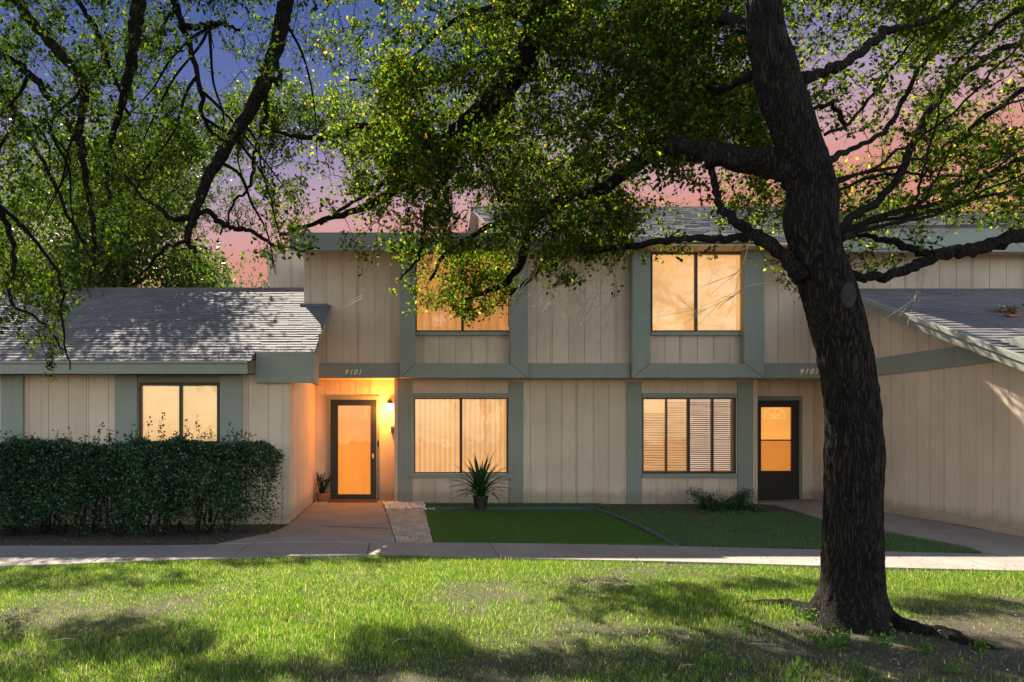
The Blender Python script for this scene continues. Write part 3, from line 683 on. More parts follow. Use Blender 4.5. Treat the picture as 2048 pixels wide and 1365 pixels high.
mb = MB(); mb.box(X(782, ZA), X(792, ZA), ZA - .12, ZA - .001, H(866, ZA), H(856, ZA)); mb.hexa([(X(781, ZA), ZA - .13, H(856, ZA) + .001), (X(792, ZA), ZA - .13, H(856, ZA) + .001), (X(792, ZA), ZA - .001, H(856, ZA) + .001), (X(781, ZA), ZA - .001, H(856, ZA) + .001), (X(781, ZA), ZA - .125, H(855, ZA)), (X(792, ZA), ZA - .125, H(855, ZA)), (X(792, ZA), ZA - .001, H(852.5, ZA)), (X(781, ZA), ZA - .001, H(852.5, ZA))])
tag(mb.build('mailbox', M['black'], bevel=.003), 'small black mailbox on the wall below the lit lantern', 'mailbox')
mb = MB(); mb.box(X(755.5, ZA), X(759, ZA), ZA - .06, ZA - .036, H(892, ZA), H(882, ZA)); mb.tube([(X(757.3, ZA), ZA - .06, H(888, ZA)), (X(757.3, ZA), ZA - .066, H(888, ZA))], [.01, .01], 10)
tag(mb.build('doorbell', M['black'], bevel=.002), 'small dark doorbell on the casing right of the orange door', 'doorbell')
mb = MB(); mb.box(d1[0] - .01, d1[1] + .02, ZA - .5, ZA - .07, .027, .045); tag(mb.build('doormat', M['mat'], bevel=.006), 'thin reddish brown mat at the foot of the orange glass door', 'doormat')
# ------------------------------------------------------------------ foliage helpers
def leaf_quads(pts, size, droop=.25, flat=.0, aspect=.62, svar=.45):
    N = len(pts); d = rng.normal(size=(N, 3)); d[:, 2] -= droop; d /= np.linalg.norm(d, axis=1)[:, None]
    r = rng.normal(size=(N, 3)); r[:, 2] *= .5
    s = np.cross(d, r); s /= np.linalg.norm(s, axis=1)[:, None] + 1e-9; nn = np.cross(d, s)
    L = size * (1 + rng.uniform(-svar, svar, N))[:, None]; Wd = L * aspect * .5
    v = np.empty((N, 4, 3)); fold = rng.uniform(.0, .35, N)[:, None] * Wd
    v[:, 0] = pts; v[:, 1] = pts + d * L * .5 + s * Wd + nn * fold; v[:, 2] = pts + d * L; v[:, 3] = pts + d * L * .5 - s * Wd + nn * fold
    return v.reshape(-1, 3), np.arange(N * 4)
def catmull(pts, n=6):
    pts = np.array(pts, float); P_ = np.vstack([2 * pts[0] - pts[1], pts, 2 * pts[-1] - pts[-2]]); out = []
    for i in range(1, len(P_) - 2):
        for k in range(n):
            t = k / n; a, b_, c, d = P_[i - 1], P_[i], P_[i + 1], P_[i + 2]
            out.append(.5 * ((2 * b_) + (c - a) * t + (2 * a - 5 * b_ + 4 * c - d) * t * t + (3 * b_ - a - 3 * c + d) * t ** 3))
    out.append(P_[-2]); return np.array(out)
def limb_path(spec, n=6, jit=.01):
    """spec: list of (px,py,width_px,Z) -> smoothed (x,y,z,r)"""
    p = [(*P(a, b_, Z), w * Z / F / 2 / math.sqrt(1 + ((a - CX) / F) ** 2)) for a, b_, w, Z in spec]
    q = catmull(p, n); q[1:-1, :3] += rng.normal(size=(len(q) - 2, 3)) * jit; q[:, 3] = np.maximum(q[:, 3], .004); return q
def make_limb(q, parent, name='limb', sides=10):
    mb = MB(); ph = rng.uniform(0, 6, 4)
    def disp(i, a, r): return r * (1 + .10 * math.sin(3 * a + i * .7 + ph[0]) + .07 * math.sin(5 * a - i * 1.1 + ph[1]) + .05 * math.sin(i * 2.3 + ph[2]))
    mb.tube([tuple(r[:3]) for r in q], [float(r[3]) for r in q], sides, True, disp)
    return mb.build(name, M['bark'] if q[0, 3] > .03 else M['limb'], parent, smooth=True)
class Tubes:   # fast 3/4-sided twigs
    def __init__(s): s.V = []; s.I = []; s.n = 0
    def add(s, pts, r0, r1, sides=3):
        pts = np.asarray(pts); m = len(pts); t = np.gradient(pts, axis=0); t /= np.linalg.norm(t, axis=1)[:, None] + 1e-9
        ref = np.array([.3, .2, .93]) if abs(t[0, 2]) < .8 else np.array([1., 0, 0]); u = np.cross(t, ref); u /= np.linalg.norm(u, axis=1)[:, None] + 1e-9; w = np.cross(t, u)
        r = np.linspace(r0, r1, m)[:, None]; ring = [pts + (u * math.cos(6.2832 * k / sides) + w * math.sin(6.2832 * k / sides)) * r for k in range(sides)]
        s.V.append(np.stack(ring, 1).reshape(-1, 3)); i = np.arange(m - 1)[:, None] * sides; k = np.arange(sides)[None]; k2 = (k + 1) % sides
        s.I.append((np.stack([i + k, i + k2, i + k2 + sides, i + k + sides], -1) + s.n).reshape(-1)); s.n += m * sides
    def build(s, name, mat, parent): return np_mesh(name, np.vstack(s.V), (np.concatenate(s.I), 4), mat, parent)
def grow(root, limbs, attract, leaf_size, per, spread, leafmat_, crown_label=None, bare=0, twigname='twigs', hang=.0):
    nodes = np.vstack([q[:, :3] for q in limbs]); A = np.array(attract)
    dist = np.array([np.min(((nodes - a) ** 2).sum(1)) for a in A]); A = A[np.argsort(dist)]
    cap = len(nodes) + len(A) * 5; N = np.empty((cap, 3)); N[:len(nodes)] = nodes; cnt = len(nodes); T = Tubes(); LP = []
    for a in A:
        dd = ((N[:cnt] - a) ** 2).sum(1); j = int(np.argmin(dd)); s = N[j]; L = math.sqrt(dd[j])
        if L < .03: pts = np.array([s, a + rng.normal(size=3) * .02 + .001])
        else:
            k = max(3, min(6, int(L / .12) + 2)); t = np.linspace(0, 1, k)[:, None]
            pts = s + (a - s) * t + np.array([0, 0, 1]) * (np.sin(t * math.pi) * L * rng.uniform(-.12, .18)) + rng.normal(size=(k, 3)) * L * .045 * np.sin(t * math.pi)
        T.add(pts, min(.022, .003 + .007 * L), .0022, 4 if L > .5 else 3)
        add = pts[1:][-5:]; N[cnt:cnt + len(add)] = add; cnt += len(add)
        # twiglets with leaves
        for q in range(3):
            b0 = pts[rng.integers(max(1, len(pts) // 2), len(pts))]; dr_ = rng.normal(size=3); dr_[2] -= hang; dr_ /= np.linalg.norm(dr_); Lt = spread * rng.uniform(.7, 1.8)
            tp = b0 + dr_[None] * Lt * np.linspace(0, 1, 4)[:, None] + rng.normal(size=(4, 3)) * .012; T.add(tp, .0022, .0012)
            n_ = rng.poisson(per / 3); tt = rng.uniform(.15, 1, n_)[:, None]
            LP.append(b0 + dr_[None] * Lt * tt + rng.normal(size=(n_, 3)) * spread * .22)
    T.build(twigname, M['darktwig'], root)
    LP = np.vstack(LP); v, idx = leaf_quads(LP, leaf_size)
    np_mesh('crown', v, (idx, 4), leafmat_, root); return len(LP)
# density map of the canopy, 16 columns x 12 rows (128 x 64 px)
D = ["3342224788864454", "5452235788973242", "4441128767874432", "4441237657973332", "4321148646972344", "4321247646652344", "3221235667542434", "3311225777321210", "5510013851001300", "4200004820000000", "3100000000000000", "1000000000000000"]
D2 = D
def vn2(seed, n=64):
    g = np.random.default_rng(seed).random((n, n))
    def f(u, v):
        i = int(math.floor(u)); j = int(math.floor(v)); a = u - i; b = v - j; a = a * a * (3 - 2 * a); b = b * b * (3 - 2 * b)
        return (g[j % n, i % n] * (1 - a) + g[j % n, (i + 1) % n] * a) * (1 - b) + (g[(j + 1) % n, i % n] * (1 - a) + g[(j + 1) % n, (i + 1) % n] * a) * b
    return f
cn1, cn2 = vn2(21), vn2(22)
att = {'A': [], 'B': [], 'C': [], 'D': []}
LS = .043; PER = 27
for r in range(-4, 12):
    for c in range(-3, 20):
        cc = min(15, max(0, c)); rr = max(0, r)
        d = int(D2[rr][cc]) / 9
        if (c < 0 or c > 15) and rr > 7: d *= .3
        if d <= 0: continue
        if r < 0: d = .45
        zone = 'B' if c < 5 else ('C' if c < 8 or (c == 8 and r < 3) else ('A' if c < 14 else 'D'))
        base = {'B': 7.4, 'C': 8.2, 'A': 7.6, 'D': 7.4}[zone]
        n = (5300 if c > 4 else 4600) * d ** 1.75 / PER
        for _ in range(rng.poisson(n)):
            px = (c + rng.random()) * 128; py = (r + rng.random()) * 64
            depth = rng.uniform(-1.2, 1.2) if py > 400 else rng.uniform(-1.4, 4.2 if px < 640 else 2.0)
            if r < 0: depth = rng.uniform(-1.5, 1.5)
            Z = max(5.6, base + depth)
            cl = cn1(px / 95 + 9, py / 70 + Z * .7 + 9) * .6 + cn2(px / 42 + 9, py / 34 + Z * 1.3 + 9) * .4
            if rng.random() > np.clip((cl - .33) * 5.0, .04, 1) and not (py > 480 and 795 < px < 1045): continue
            if 1480 < px < 1760 and Z < 6.4: Z = 6.5 + rng.random() * 2
            if py > 575 and not (px < 175 or 795 < px < 1045): continue
            if py > 500 and 768 < px < 800: continue
            if py > 520 and 175 < px < 768: continue
            if 1040 < px < 1100 and py > 520: continue
            if py > 655 and not (95 < px < 155) and px > 30 : 
                if rng.random() < .75: continue
            if 795 < px < 1045 and py > 590 + (45 * math.sin((px - 795) / 250 * 3.1)): continue
            att[zone].append(P(px, py, Z))
            if py > 500 and 795 < px < 1045 and rng.random() < .35: att[zone].pop(); continue
            if py > 500 and 795 < px < 1045:
                a_ = att[zone].pop(); att['A'].append(P(px, py, 9.3 + rng.random() * 1.3))
sdir = np.array([-math.sin(math.radians(19)) * math.cos(math.radians(42)), math.cos(math.radians(19)) * math.cos(math.radians(42)), math.sin(math.radians(42))])
# high rear boughs added towards the sun to shade the near lawn and sidewalk
for (px, py, rx, ry, n_, h0, h1) in [(260, 1280, 170, 45, 110, 4.8, 6.4), (120, 1158, 330, 24, 110, 4.8, 6.2), (480, 1122, 380, 12, 110, 5.0, 6.4), (820, 1300, 150, 45, 90, 5.4, 7.0), (1000, 1335, 150, 30, 60, 5.4, 7.0), (560, 1345, 220, 22, 60, 5, 6.4), (1250, 1330, 200, 30, 70, 5, 7), (1560, 1300, 200, 45, 90, 4.6, 6.6), (1900, 1310, 200, 45, 90, 4.6, 6.6), (1930, 1215, 150, 22, 70, 4.6, 6.4), (1560, 1170, 120, 14, 45, 4.6, 6.2)]:
    for _ in range(int(n_ * 1.7)):
        t_ = rng.uniform(0, 6.283); q_ = math.sqrt(rng.random()); gx, gy = G(px + rx * q_ * math.cos(t_), py + ry * q_ * math.sin(t_)); hh_ = rng.uniform(h0, h1)
        p3 = np.array([gx, gy, 0]) + sdir * hh_ / sdir[2]; att['B' if p3[0] < -2.6 else ('C' if p3[0] < 4.5 else 'D')].append(tuple(p3))
for _ in range(170):
    y_ = rng.uniform(10.2, 13.5) if rng.random() < .6 else rng.uniform(11.5, 13.5); p3 = np.array([rng.uniform(8.0, 13.2), y_, roofR(y_)]) + sdir * rng.uniform(2.6, 4.2); att['D'].append(tuple(p3))  # leaf points added up-sun to cast shade on the right wing roof
for _ in range(70):
    p3 = np.array([8.36, rng.uniform(9.2, 10.7), rng.uniform(.8, 2.4)]) + sdir * rng.uniform(4.4, 5.6); att['D'].append(tuple(p3))  # more leaf points added to keep the sun off the right wing wall
def tree(name, loc, label, cat='tree', group=None):
    o = empty(name, loc); return tag(o, label, cat, group)
# ---- oak with the big trunk
def vnoise(seed, nu, nv):
    g = np.random.default_rng(seed).random((nv, nu))
    def f(u, v):   # u periodic in [0,1), v >=0
        u = (u % 1) * nu; v = v % (nv - 1); i = int(u); j = int(v); fu = u - i; fv = v - j; fu = fu * fu * (3 - 2 * fu); fv = fv * fv * (3 - 2 * fv); i2 = (i + 1) % nu; i %= nu
        return (g[j, i] * (1 - fu) + g[j, i2] * fu) * (1 - fv) + (g[j + 1, i] * (1 - fu) + g[j + 1, i2] * fu) * fv
    return f
ZT = 5.62
oak = tree('oak_tree', (*G(1705, 1243), 0), 'big leaning oak with dark furrowed trunk on the right of the lawn')
spec = [(1703, 1262, 172), (1704, 1240, 158), (1705, 1210, 142), (1706, 1180, 133), (1705, 1100, 129), (1706, 1000, 123), (1708, 900, 125), (1703, 800, 117), (1687, 700, 115), (1662, 600, 118), (1637, 520, 111), (1622, 445, 116), (1624, 380, 108), (1602, 300, 97), (1568, 200, 100), (1545, 120, 93), (1531, 60, 80), (1528, 0, 77), (1530, -120, 74), (1545, -300, 66), (1540, -480, 50)]
q = catmull([(*P(a, b_, ZT + (.0 if b_ > 0 else -b_ / 600)), w * ZT / F / 2 * .805) for a, b_, w in spec], 16)
f1, f2, f3 = vnoise(1, 26, 90), vnoise(2, 52, 260), vnoise(3, 5, 12)
def tdisp(i, a, r):
    u = a / 6.28318; hgt = q[i, 2]; w = u + .012 * math.sin(hgt * 6)
    rid = 1 - abs(2 * f1(w, hgt * 4.2 + 3) - 1); rid2 = 1 - abs(2 * f2(w, hgt * 13 + 3) - 1)
    fl = math.exp(-max(0, hgt) / .13); root = .34 * fl * (.5 + .5 * math.cos(5 * a + .6)) + .12 * fl * math.cos(3 * a) + .16 * fl
    return r * (1 + root + .05 * (f3(u, hgt * 1.5) - .5)) + .021 * rid + .012 * rid2 - .016
mb = MB(); mb.tube([tuple(r[:3]) for r in q], [float(r[3]) for r in q], 110, True, tdisp); mb.build('trunk', M['bark'], oak, smooth=True)
kp = Vector(P(1708, 592, ZT - .185)); mb = MB()
mb.lathe((0, 0, 0), [(.12, -.05), (.125, .0), (.115, .025), (.09, .02), (.03, .028)], 20)
mb.v = [(kp.x - .045 + x * .42, kp.y - z, kp.z + y * .78) for x, y, z in mb.v]; mb.build('branch_scar', M['cut'], oak, smooth=True)
A_specs = [
 [(1600, 350, 80, 5.65), (1545, 328, 64, 5.75), (1450, 312, 50, 6.0), (1380, 297, 42, 6.2), (1330, 290, 38, 6.4), (1275, 325, 30, 6.8), (1210, 375, 26, 7.2), (1130, 400, 25, 7.5), (1080, 425, 23, 7.8), (1055, 470, 20, 8.4), (1040, 530, 16, 9.0), (1000, 572, 12, 9.5), (930, 600, 7, 9.9)],
 [(1605, 560, 40, 5.55), (1580, 525, 32, 5.6), (1545, 490, 28, 5.7), (1510, 474, 26, 5.9), (1470, 440, 20, 6.0), (1440, 415, 16, 6.1), (1430, 370, 15, 6.1), (1415, 325, 14, 6.1)],
 [(1515, 474, 18, 5.9), (1440, 479, 16, 6.1), (1380, 476, 14, 6.3), (1300, 488, 14, 6.6), (1200, 500, 14, 7.0), (1110, 510, 13, 7.8), (1060, 560, 10, 8.8), (1020, 590, 6, 9.4)],
 [(1130, 400, 14, 7.5), (1060, 415, 14, 8.0), (980, 455, 11, 8.8), (900, 500, 9, 9.6), (860, 560, 6, 9.9)],
 [(1600, 160, 34, 5.65), (1640, 145, 22, 5.7), (1690, 128, 21, 5.8), (1740, 88, 20, 6.0), (1790, 58, 19, 6.2), (1860, 42, 16, 6.4), (1920, 0, 12, 6.6), (2020, -60, 8, 6.8)],
 [(1650, 480, 26, 5.8), (1700, 440, 20, 6.0), (1760, 400, 18, 6.3), (1810, 330, 18, 6.5), (1850, 235, 17, 6.7), (1905, 175, 16, 6.9), (1975, 115, 15, 7.0), (2060, 80, 13, 7.2), (2200, 30, 8, 7.4)],
 [(1640, 330, 22, 5.8), (1700, 300, 12, 6.2), (1780, 250, 12, 6.5), (1830, 150, 11, 6.8), (1880, 90, 9, 7.0), (1960, 0, 7, 7.2)],
 [(1680, 480, 20, 5.8), (1745, 440, 14, 6.1), (1830, 415, 12, 6.5), (1930, 400, 10, 6.8), (2048, 380, 7, 7.0)],
 [(1690, 250, 10, 5.9), (1660, 210, 10, 5.9), (1590, 230, 10, 5.9)],
 [(1510, 60, 30, 5.7), (1450, 40, 24, 6.2), (1380, 60, 20, 6.8), (1300, 110, 16, 7.4), (1230, 190, 12, 7.8), (1180, 260, 8, 8.2)],
 [(1505, 150, 20, 5.8), (1440, 180, 14, 6.4), (1360, 170, 10, 7.2), (1290, 220, 7, 8.0)],
 [(1530, -120, 50, 5.8), (1640, -200, 40, 6.3), (1780, -210, 30, 6.9), (1950, -160, 20, 7.3), (2100, -100, 12, 7.6)]]
for k in range(9):     # thin boughs fanning out to the upper right
    ax, ay = rng.uniform(1690, 1900), rng.uniform(180, 470); bx, by = rng.uniform(1850, 2150), ay - rng.uniform(20, 330); Z0 = rng.uniform(5.9, 7.4); mx, my = (ax + bx) / 2 + rng.normal() * 25, (ay + by) / 2 + rng.uniform(-45, 55)
    A_specs.append([(1650, ay + 40, 8, 5.8), (ax, ay, 7, (Z0 + 5.8) / 2), ((ax + mx) / 2, (ay + my) / 2 + 8, 6, Z0), (mx, my, 6, Z0), (bx, by, 4, Z0 + .3)])
A = [limb_path(s) for s in A_specs]
for qq in A: make_limb(qq, oak, sides=16 if qq[0, 3] > .08 else 9)
# surface roots
for sp in ([(1660, 1236), (1620, 1224), (1580, 1214), (1530, 1208), (1440, 1208)], [(1770, 1246), (1830, 1262), (1890, 1272), (1950, 1290), (2020, 1300)]):
    pts = [(*G(a, b_), .0) for a, b_ in sp]; qq = catmull([(x, y, [.0, -.01, .0, -.01, -.03][i], [.10, .075, .06, .045, .02][i]) for i, (x, y, z) in enumerate(pts)], 8); qq[-1, 2] = -.02; make_limb(qq, oak, 'root', 12)
Cspec = [
 [(1535, -200, 60, 5.9), (1440, -260, 56, 6.3), (1320, -260, 54, 6.8), (1200, -200, 54, 7.2), (1120, -100, 55, 7.5), (1090, 0, 56, 7.6), (1070, 70, 55, 7.7), (1040, 135, 52, 7.7), (985, 200, 48, 7.8), (940, 245, 42, 7.9), (905, 305, 32, 8.0), (865, 345, 27, 8.0), (800, 375, 22, 8.0), (740, 410, 16, 8.1), (650, 440, 10, 8.2), (560, 470, 6, 8.3)],
 [(960, 225, 26, 7.9), (915, 255, 26, 8.1), (870, 285, 22, 8.3), (825, 310, 18, 8.5), (790, 350, 14, 8.7), (720, 395, 8, 8.9), (640, 450, 6, 9)],
 [(905, 305, 18, 8.0), (895, 350, 15, 8.0), (870, 385, 12, 8.0), (850, 440, 9, 8.1), (840, 510, 6, 8.2), (800, 560, 4, 8.2)],
 [(870, 285, 14, 8.3), (800, 262, 13, 8.5), (745, 252, 13, 8.6), (700, 256, 12, 8.7), (640, 278, 12, 8.8), (580, 270, 9, 8.9), (540, 260, 6, 9)],
 [(1075, 60, 20, 7.7), (1010, 20, 15, 8), (930, 30, 11, 8.4), (860, 80, 8, 8.8), (800, 150, 6, 9)],
 [(1040, 135, 18, 7.7), (960, 130, 13, 8.2), (880, 160, 9, 8.6), (780, 170, 7, 9), (700, 160, 5, 9.2)]]
C = [limb_path(s) for s in Cspec]
for qq in C: make_limb(qq, oak, sides=14 if qq[0, 3] > .08 else 8)
nA = grow(oak, A + C, att['A'] + att['C'], LS, PER, .13, M['leaf'])
# bare twigs hanging, sunlit paleness put into their colour
def bare(pts, r=.004, subs=3):
    T = Tubes()
    q_ = catmull([P(a, b_, Z) for a, b_, Z in pts], 5); T.add(q_, r, .0012, 4)
    for _ in range(subs * 2):
        i = rng.integers(len(q_) // 4, len(q_)); d_ = q_[min(i + 1, len(q_) - 1)] - q_[i - 1]; d_ /= np.linalg.norm(d_) + 1e-9; d_ = d_ + rng.normal(size=3) * .55; Lx = rng.uniform(.08, .28)
        T.add(q_[i] + d_ * Lx * np.linspace(0, 1, 4)[:, None] + rng.normal(size=(4, 3)) * .006 * np.linspace(0, 1, 4)[:, None], .0024, .001)
    T.build('bare_twig', M['twig'], oak)
bare([(1262, 490, 6.9), (1240, 530, 6.9), (1228, 580, 6.9), (1222, 620, 6.9), (1195, 700, 6.9)], .006, 8)
bare([(1235, 500, 6.9), (1205, 560, 6.9), (1180, 620, 6.9)], .004, 4)
for k in range(14):
    x = 1060 + 13 * k; bare([(x, 505, 7.1), (x - 10 - 2 * k, 540 + k, 7.1), (x - 30, 570 + rng.integers(0, 40), 7.1), (x - 45 - rng.integers(0, 30), 585 + rng.integers(0, 50), 7.1)], .003, 3)
bare([(1560, 565, 5.7), (1500, 572, 5.8), (1470, 590, 5.9), (1430, 610, 6), (1385, 632, 6.1)], .006, 7)
bare([(1500, 480, 5.9), (1480, 540, 5.9), (1440, 560, 6)], .004, 4)
bare([(2048, 500, 6.3), (1960, 430, 6.4), (1890, 470, 6.4), (1830, 540, 6.4)], .004, 6)
bare([(1900, 400, 6.5), (1870, 500, 6.5), (1825, 600, 6.5)], .003, 4)
bare([(600, 455, 8.2), (560, 500, 8.2), (540, 530, 8.2)], .005, 5); bare([(760, 450, 8.1), (735, 530, 8.1), (725, 590, 8.1), (715, 620, 8.1)], .005, 5)
bare([(880, 470, 8.1), (860, 520, 8.1), (830, 560, 8.1)], .004, 4)
# ---- left tree (trunk out of frame)
lt = tree('live_oak', (-6.6, 6.9, 0), 'dark overhanging live oak whose limbs hang in from the upper left')
tr = catmull([(-6.6, 6.9, -.1, .36), (-6.5, 6.9, .3, .29), (-6.4, 7.0, 1.5, .26), (-6.1, 7.1, 3.2, .25), (-5.6, 7.2, 5.0, .22), (-5.2, 7.2, 6.4, .17)], 8); make_limb(tr, lt, 'trunk', 24)
Bspec = [
 [(-250, -250, 40, 7.2), (100, -330, 40, 7.3), (420, -260, 36, 7.4), (560, -120, 33, 7.5), (572, 0, 31, 7.5), (560, 60, 31, 7.5), (540, 130, 30, 7.5), (508, 205, 28, 7.5), (455, 290, 25, 7.5), (418, 352, 23, 7.5), (395, 410, 19, 7.5), (384, 440, 17, 7.5), (376, 478, 13, 7.5), (392, 508, 8, 7.5)],
 [(388, 432, 15, 7.5), (372, 435, 13, 7.5), (350, 438, 12, 7.5), (315, 412, 10, 7.6), (285, 395, 7, 7.7), (250, 350, 5, 7.8)],
 [(384, 440, 12, 7.5), (410, 423, 11, 7.5), (435, 440, 11, 7.5), (460, 455, 11, 7.5), (500, 460, 9, 7.5), (545, 490, 7, 7.5), (600, 500, 5, 7.4), (640, 497, 4, 7.4)],
 [(378, 480, 9, 7.5), (330, 500, 8, 7.5), (290, 540, 5, 7.6)],
 [(535, 150, 14, 7.5), (558, 170, 12, 7.5), (553, 120, 10, 7.5), (548, 90, 6, 7.5)],
 [(535, 175, 10, 7.5), (528, 240, 9, 7.5), (510, 310, 8, 7.5), (500, 370, 7, 7.5), (465, 410, 5, 7.5), (440, 470, 4, 7.5)],
 [(120, -320, 34, 7.2), (260, -160, 32, 7.1), (275, -10, 31, 7.0), (268, 60, 28, 7.0), (262, 120, 24, 7.0), (250, 190, 18, 7.1), (232, 250, 13, 7.2), (215, 320, 9, 7.3), (220, 400, 6, 7.4)],
 [(-250, -200, 30, 7), (-60, -120, 26, 6.8), (30, 0, 22, 6.7), (80, 60, 22, 6.7), (140, 130, 22, 6.7), (170, 168, 20, 6.8), (160, 250, 16, 6.9), (165, 310, 14, 6.9), (178, 400, 12, 7.0), (188, 480, 10, 7.0), (180, 560, 6, 7.1)],
 [(-160, 40, 24, 7.0), (0, 110, 18, 7.0), (60, 150, 16, 7.0), (105, 210, 14, 7.0), (150, 275, 12, 7.0), (172, 310, 10, 7)],
 [(280, -160, 18, 7.6), (345, 0, 14, 7.6), (375, 80, 12, 7.7), (400, 180, 10, 7.7), (412, 250, 8, 7.8), (460, 290, 5, 7.8)],
 [(345, 0, 10, 7.6), (370, 50, 14, 7.6), (400, 53, 12, 7.7), (440, 48, 9, 7.8), (480, 60, 6, 7.9)],
 [(100, -200, 14, 6.8), (160, 0, 11, 6.8), (195, 60, 10, 6.8), (220, 130, 8, 6.9), (260, 230, 6, 7)],
 [(-100, 100, 16, 7.3), (0, 180, 11, 7.3), (50, 260, 10, 7.3), (105, 360, 9, 7.3), (150, 460, 7, 7.4), (205, 545, 5, 7.4)],
 [(-150, 250, 18, 6.8), (-40, 340, 15, 6.8), (10, 440, 14, 6.8), (30, 520, 11, 6.9), (20, 600, 8, 7), (90, 650, 6, 7), (130, 700, 4, 7)],
 [(-60, 360, 12, 6.6), (60, 470, 9, 6.8), (120, 560, 7, 6.9), (125, 640, 5, 6.9), (140, 740, 3, 6.9)]]
B = [limb_path(s) for s in Bspec]
starts = {0: 45, 6: None, 7: 38, 8: 30, 12: 24, 13: 18}
for k in range(26):     # thin drooping boughs
    b0 = B[int(rng.choice([0, 0, 0, 6, 7, 7, 8, 9, 10, 12, 13]))]; j = int(rng.integers(len(b0) // 4, len(b0) - 3)); p0 = b0[j].copy(); Lg = rng.uniform(.9, 2.0); dx, dy_ = rng.normal() * .35, rng.normal() * .3
    w_ = [[p0[0], p0[1], p0[2], min(.02, p0[3])]]
    for t_ in (.2, .45, .7, 1.0): w_.append([p0[0] + dx * t_ * Lg + rng.normal() * .07, p0[1] + dy_ * t_, p0[2] - Lg * t_ ** 1.25 + .12 * t_, .015 * (1 - t_) + .004])
    if w_[-1][2] > 3.0: B.append(catmull(w_, 5))
for k in (0, 7, 8, 12, 13):     # join the heads of the limbs to the trunk
    h0 = B[k][0]; j = int(np.argmin(abs(tr[:, 2] - min(h0[2] - .6, 6)))); tq = tr[j]
    mid_ = (h0 + tq) / 2; mid_[2] += .15; mid_[3] = max(h0[3], .08)
    st = tq.copy(); st[3] = max(h0[3] * 1.2, .09); jn = catmull([st, mid_, h0], 6); B[k] = np.vstack([jn[:-1], B[k]])
B[6] = np.vstack([catmull([B[0][14], (B[0][14] + B[6][0]) / 2, B[6][0]], 3)[:-1], B[6]])
for qq in B: make_limb(qq, lt, sides=12 if qq[:, 3].max() > .06 else 8)
nB = grow(lt, B, att['B'], LS, PER, .13, M['leaf_shaded'])
# ---- right tree (trunk out of frame)
rt = tree('live_oak', (9.3, 6.6, 0), 'oak off to the right sending a thick low limb across the upper wall')
tr = catmull([(9.3, 6.6, -.1, .34), (9.2, 6.6, .4, .27), (9.0, 6.6, 2, .25), (8.6, 6.6, 3.4, .22), (8.4, 6.7, 5.0, .17)], 8); make_limb(tr, rt, 'trunk', 24)
Dspec = [
 [(2600, 560, 40, 6.6), (2400, 440, 40, 6.5), (2200, 440, 38, 6.4), (2048, 470, 36, 6.3), (1985, 490, 33, 6.3), (1920, 503, 30, 6.3), (1865, 514, 27, 6.3), (1810, 540, 24, 6.3), (1760, 556, 22, 6.3), (1715, 552, 19, 6.3), (1660, 530, 15, 6.4)],
 [(1900, 508, 22, 6.3), (1850, 508, 20, 6.3), (1805, 490, 18, 6.35), (1765, 478, 14, 6.4), (1710, 470, 10, 6.5)],
 [(2300, 300, 26, 6.9), (2100, 300, 18, 6.9), (1980, 350, 14, 6.9), (1880, 380, 10, 6.9), (1800, 440, 7, 6.9)],
 [(2300, 100, 24, 7.2), (2100, 150, 18, 7.2), (1990, 220, 13, 7.2), (1900, 300, 9, 7.2), (1840, 360, 6, 7.2)],
 [(2250, -60, 20, 7), (2080, 0, 14, 7), (1980, 60, 10, 7), (1900, 140, 7, 7)]]
R_ = [limb_path(s) for s in Dspec]
for k in (0, 2, 3, 4):
    h0 = R_[k][0]; j = int(np.argmin(abs(tr[:, 2] - max(1.5, h0[2] - .5)))); st = tr[j].copy(); st[3] = h0[3] * 1.2; mid_ = (h0 + st) / 2; mid_[2] += .1; R_[k] = np.vstack([catmull([st, mid_, h0], 6)[:-1], R_[k]])
for qq in R_: make_limb(qq, rt, sides=14 if qq[:, 3].max() > .06 else 8)
nD = grow(rt, R_, att['D'], LS, PER, .13, M['leaf'])
# ------------------------------------------------------------------ background trees
def bgtree(x, y, h, rad, n, mat, label, lsz=.11):
    o = tree('tree', (x, y, 0), label, 'tree', 'trees behind the house')
    nb = 9; limbs = []
    tq = catmull([(x, y, -.1, .25), (x + .1, y, h * .35, .18), (x + .05, y, h * .7, .08), (x, y, h * .93, .03)], 6); make_limb(tq, o, 'trunk', 10); pts = []
    for k in range(nb):
        a = k * 2.4; zz = h * (.35 + .5 * k / nb); rr = rad * (1.0 - .5 * k / nb) * rng.uniform(.7, 1); e = np.array([x + rr * math.cos(a), y + rr * math.sin(a), zz + rad * .45])
        s = tq[int(len(tq) * (.35 + .5 * k / nb))]; qq = catmull([s * [1, 1, 1, .5], [(s[0] + e[0]) / 2, (s[1] + e[1]) / 2, (s[2] + e[2]) / 2 + .2, .04], [*e, .012]], 5); make_limb(qq, o, 'limb', 6)
        for j in range(7):
            c_ = s[:3] + (e - s[:3]) * rng.uniform(.35, 1.1) + rng.normal(size=3) * rad * .18; m_ = n // (nb * 7); pts.append(c_ + rng.normal(size=(m_, 3)) * rad * np.array([.17, .17, .12]))
    v, idx = leaf_quads(np.vstack(pts), lsz); np_mesh('crown', v, (idx, 4), mat, o)
bgtree(-5.6, 20.5, 5.9, 1.5, 9000, M['bgdark'], 'dusky blue green tree crown just above the left roof ridge')
bgtree(-6.7, 18.0, 9.0, 2.5, 34000, M['bgleaf'], 'tall yellow green tree right behind the left roof, left of the dusky crown')
bgtree(-11.2, 20.0, 8.4, 2.8, 12000, M['bgleaf'], 'green tree second from the left edge behind the roof')
bgtree(-3.9, 25.0, 6.6, 2.2, 9000, M['bgdark'], 'small tree standing next to the slanted rear bay')
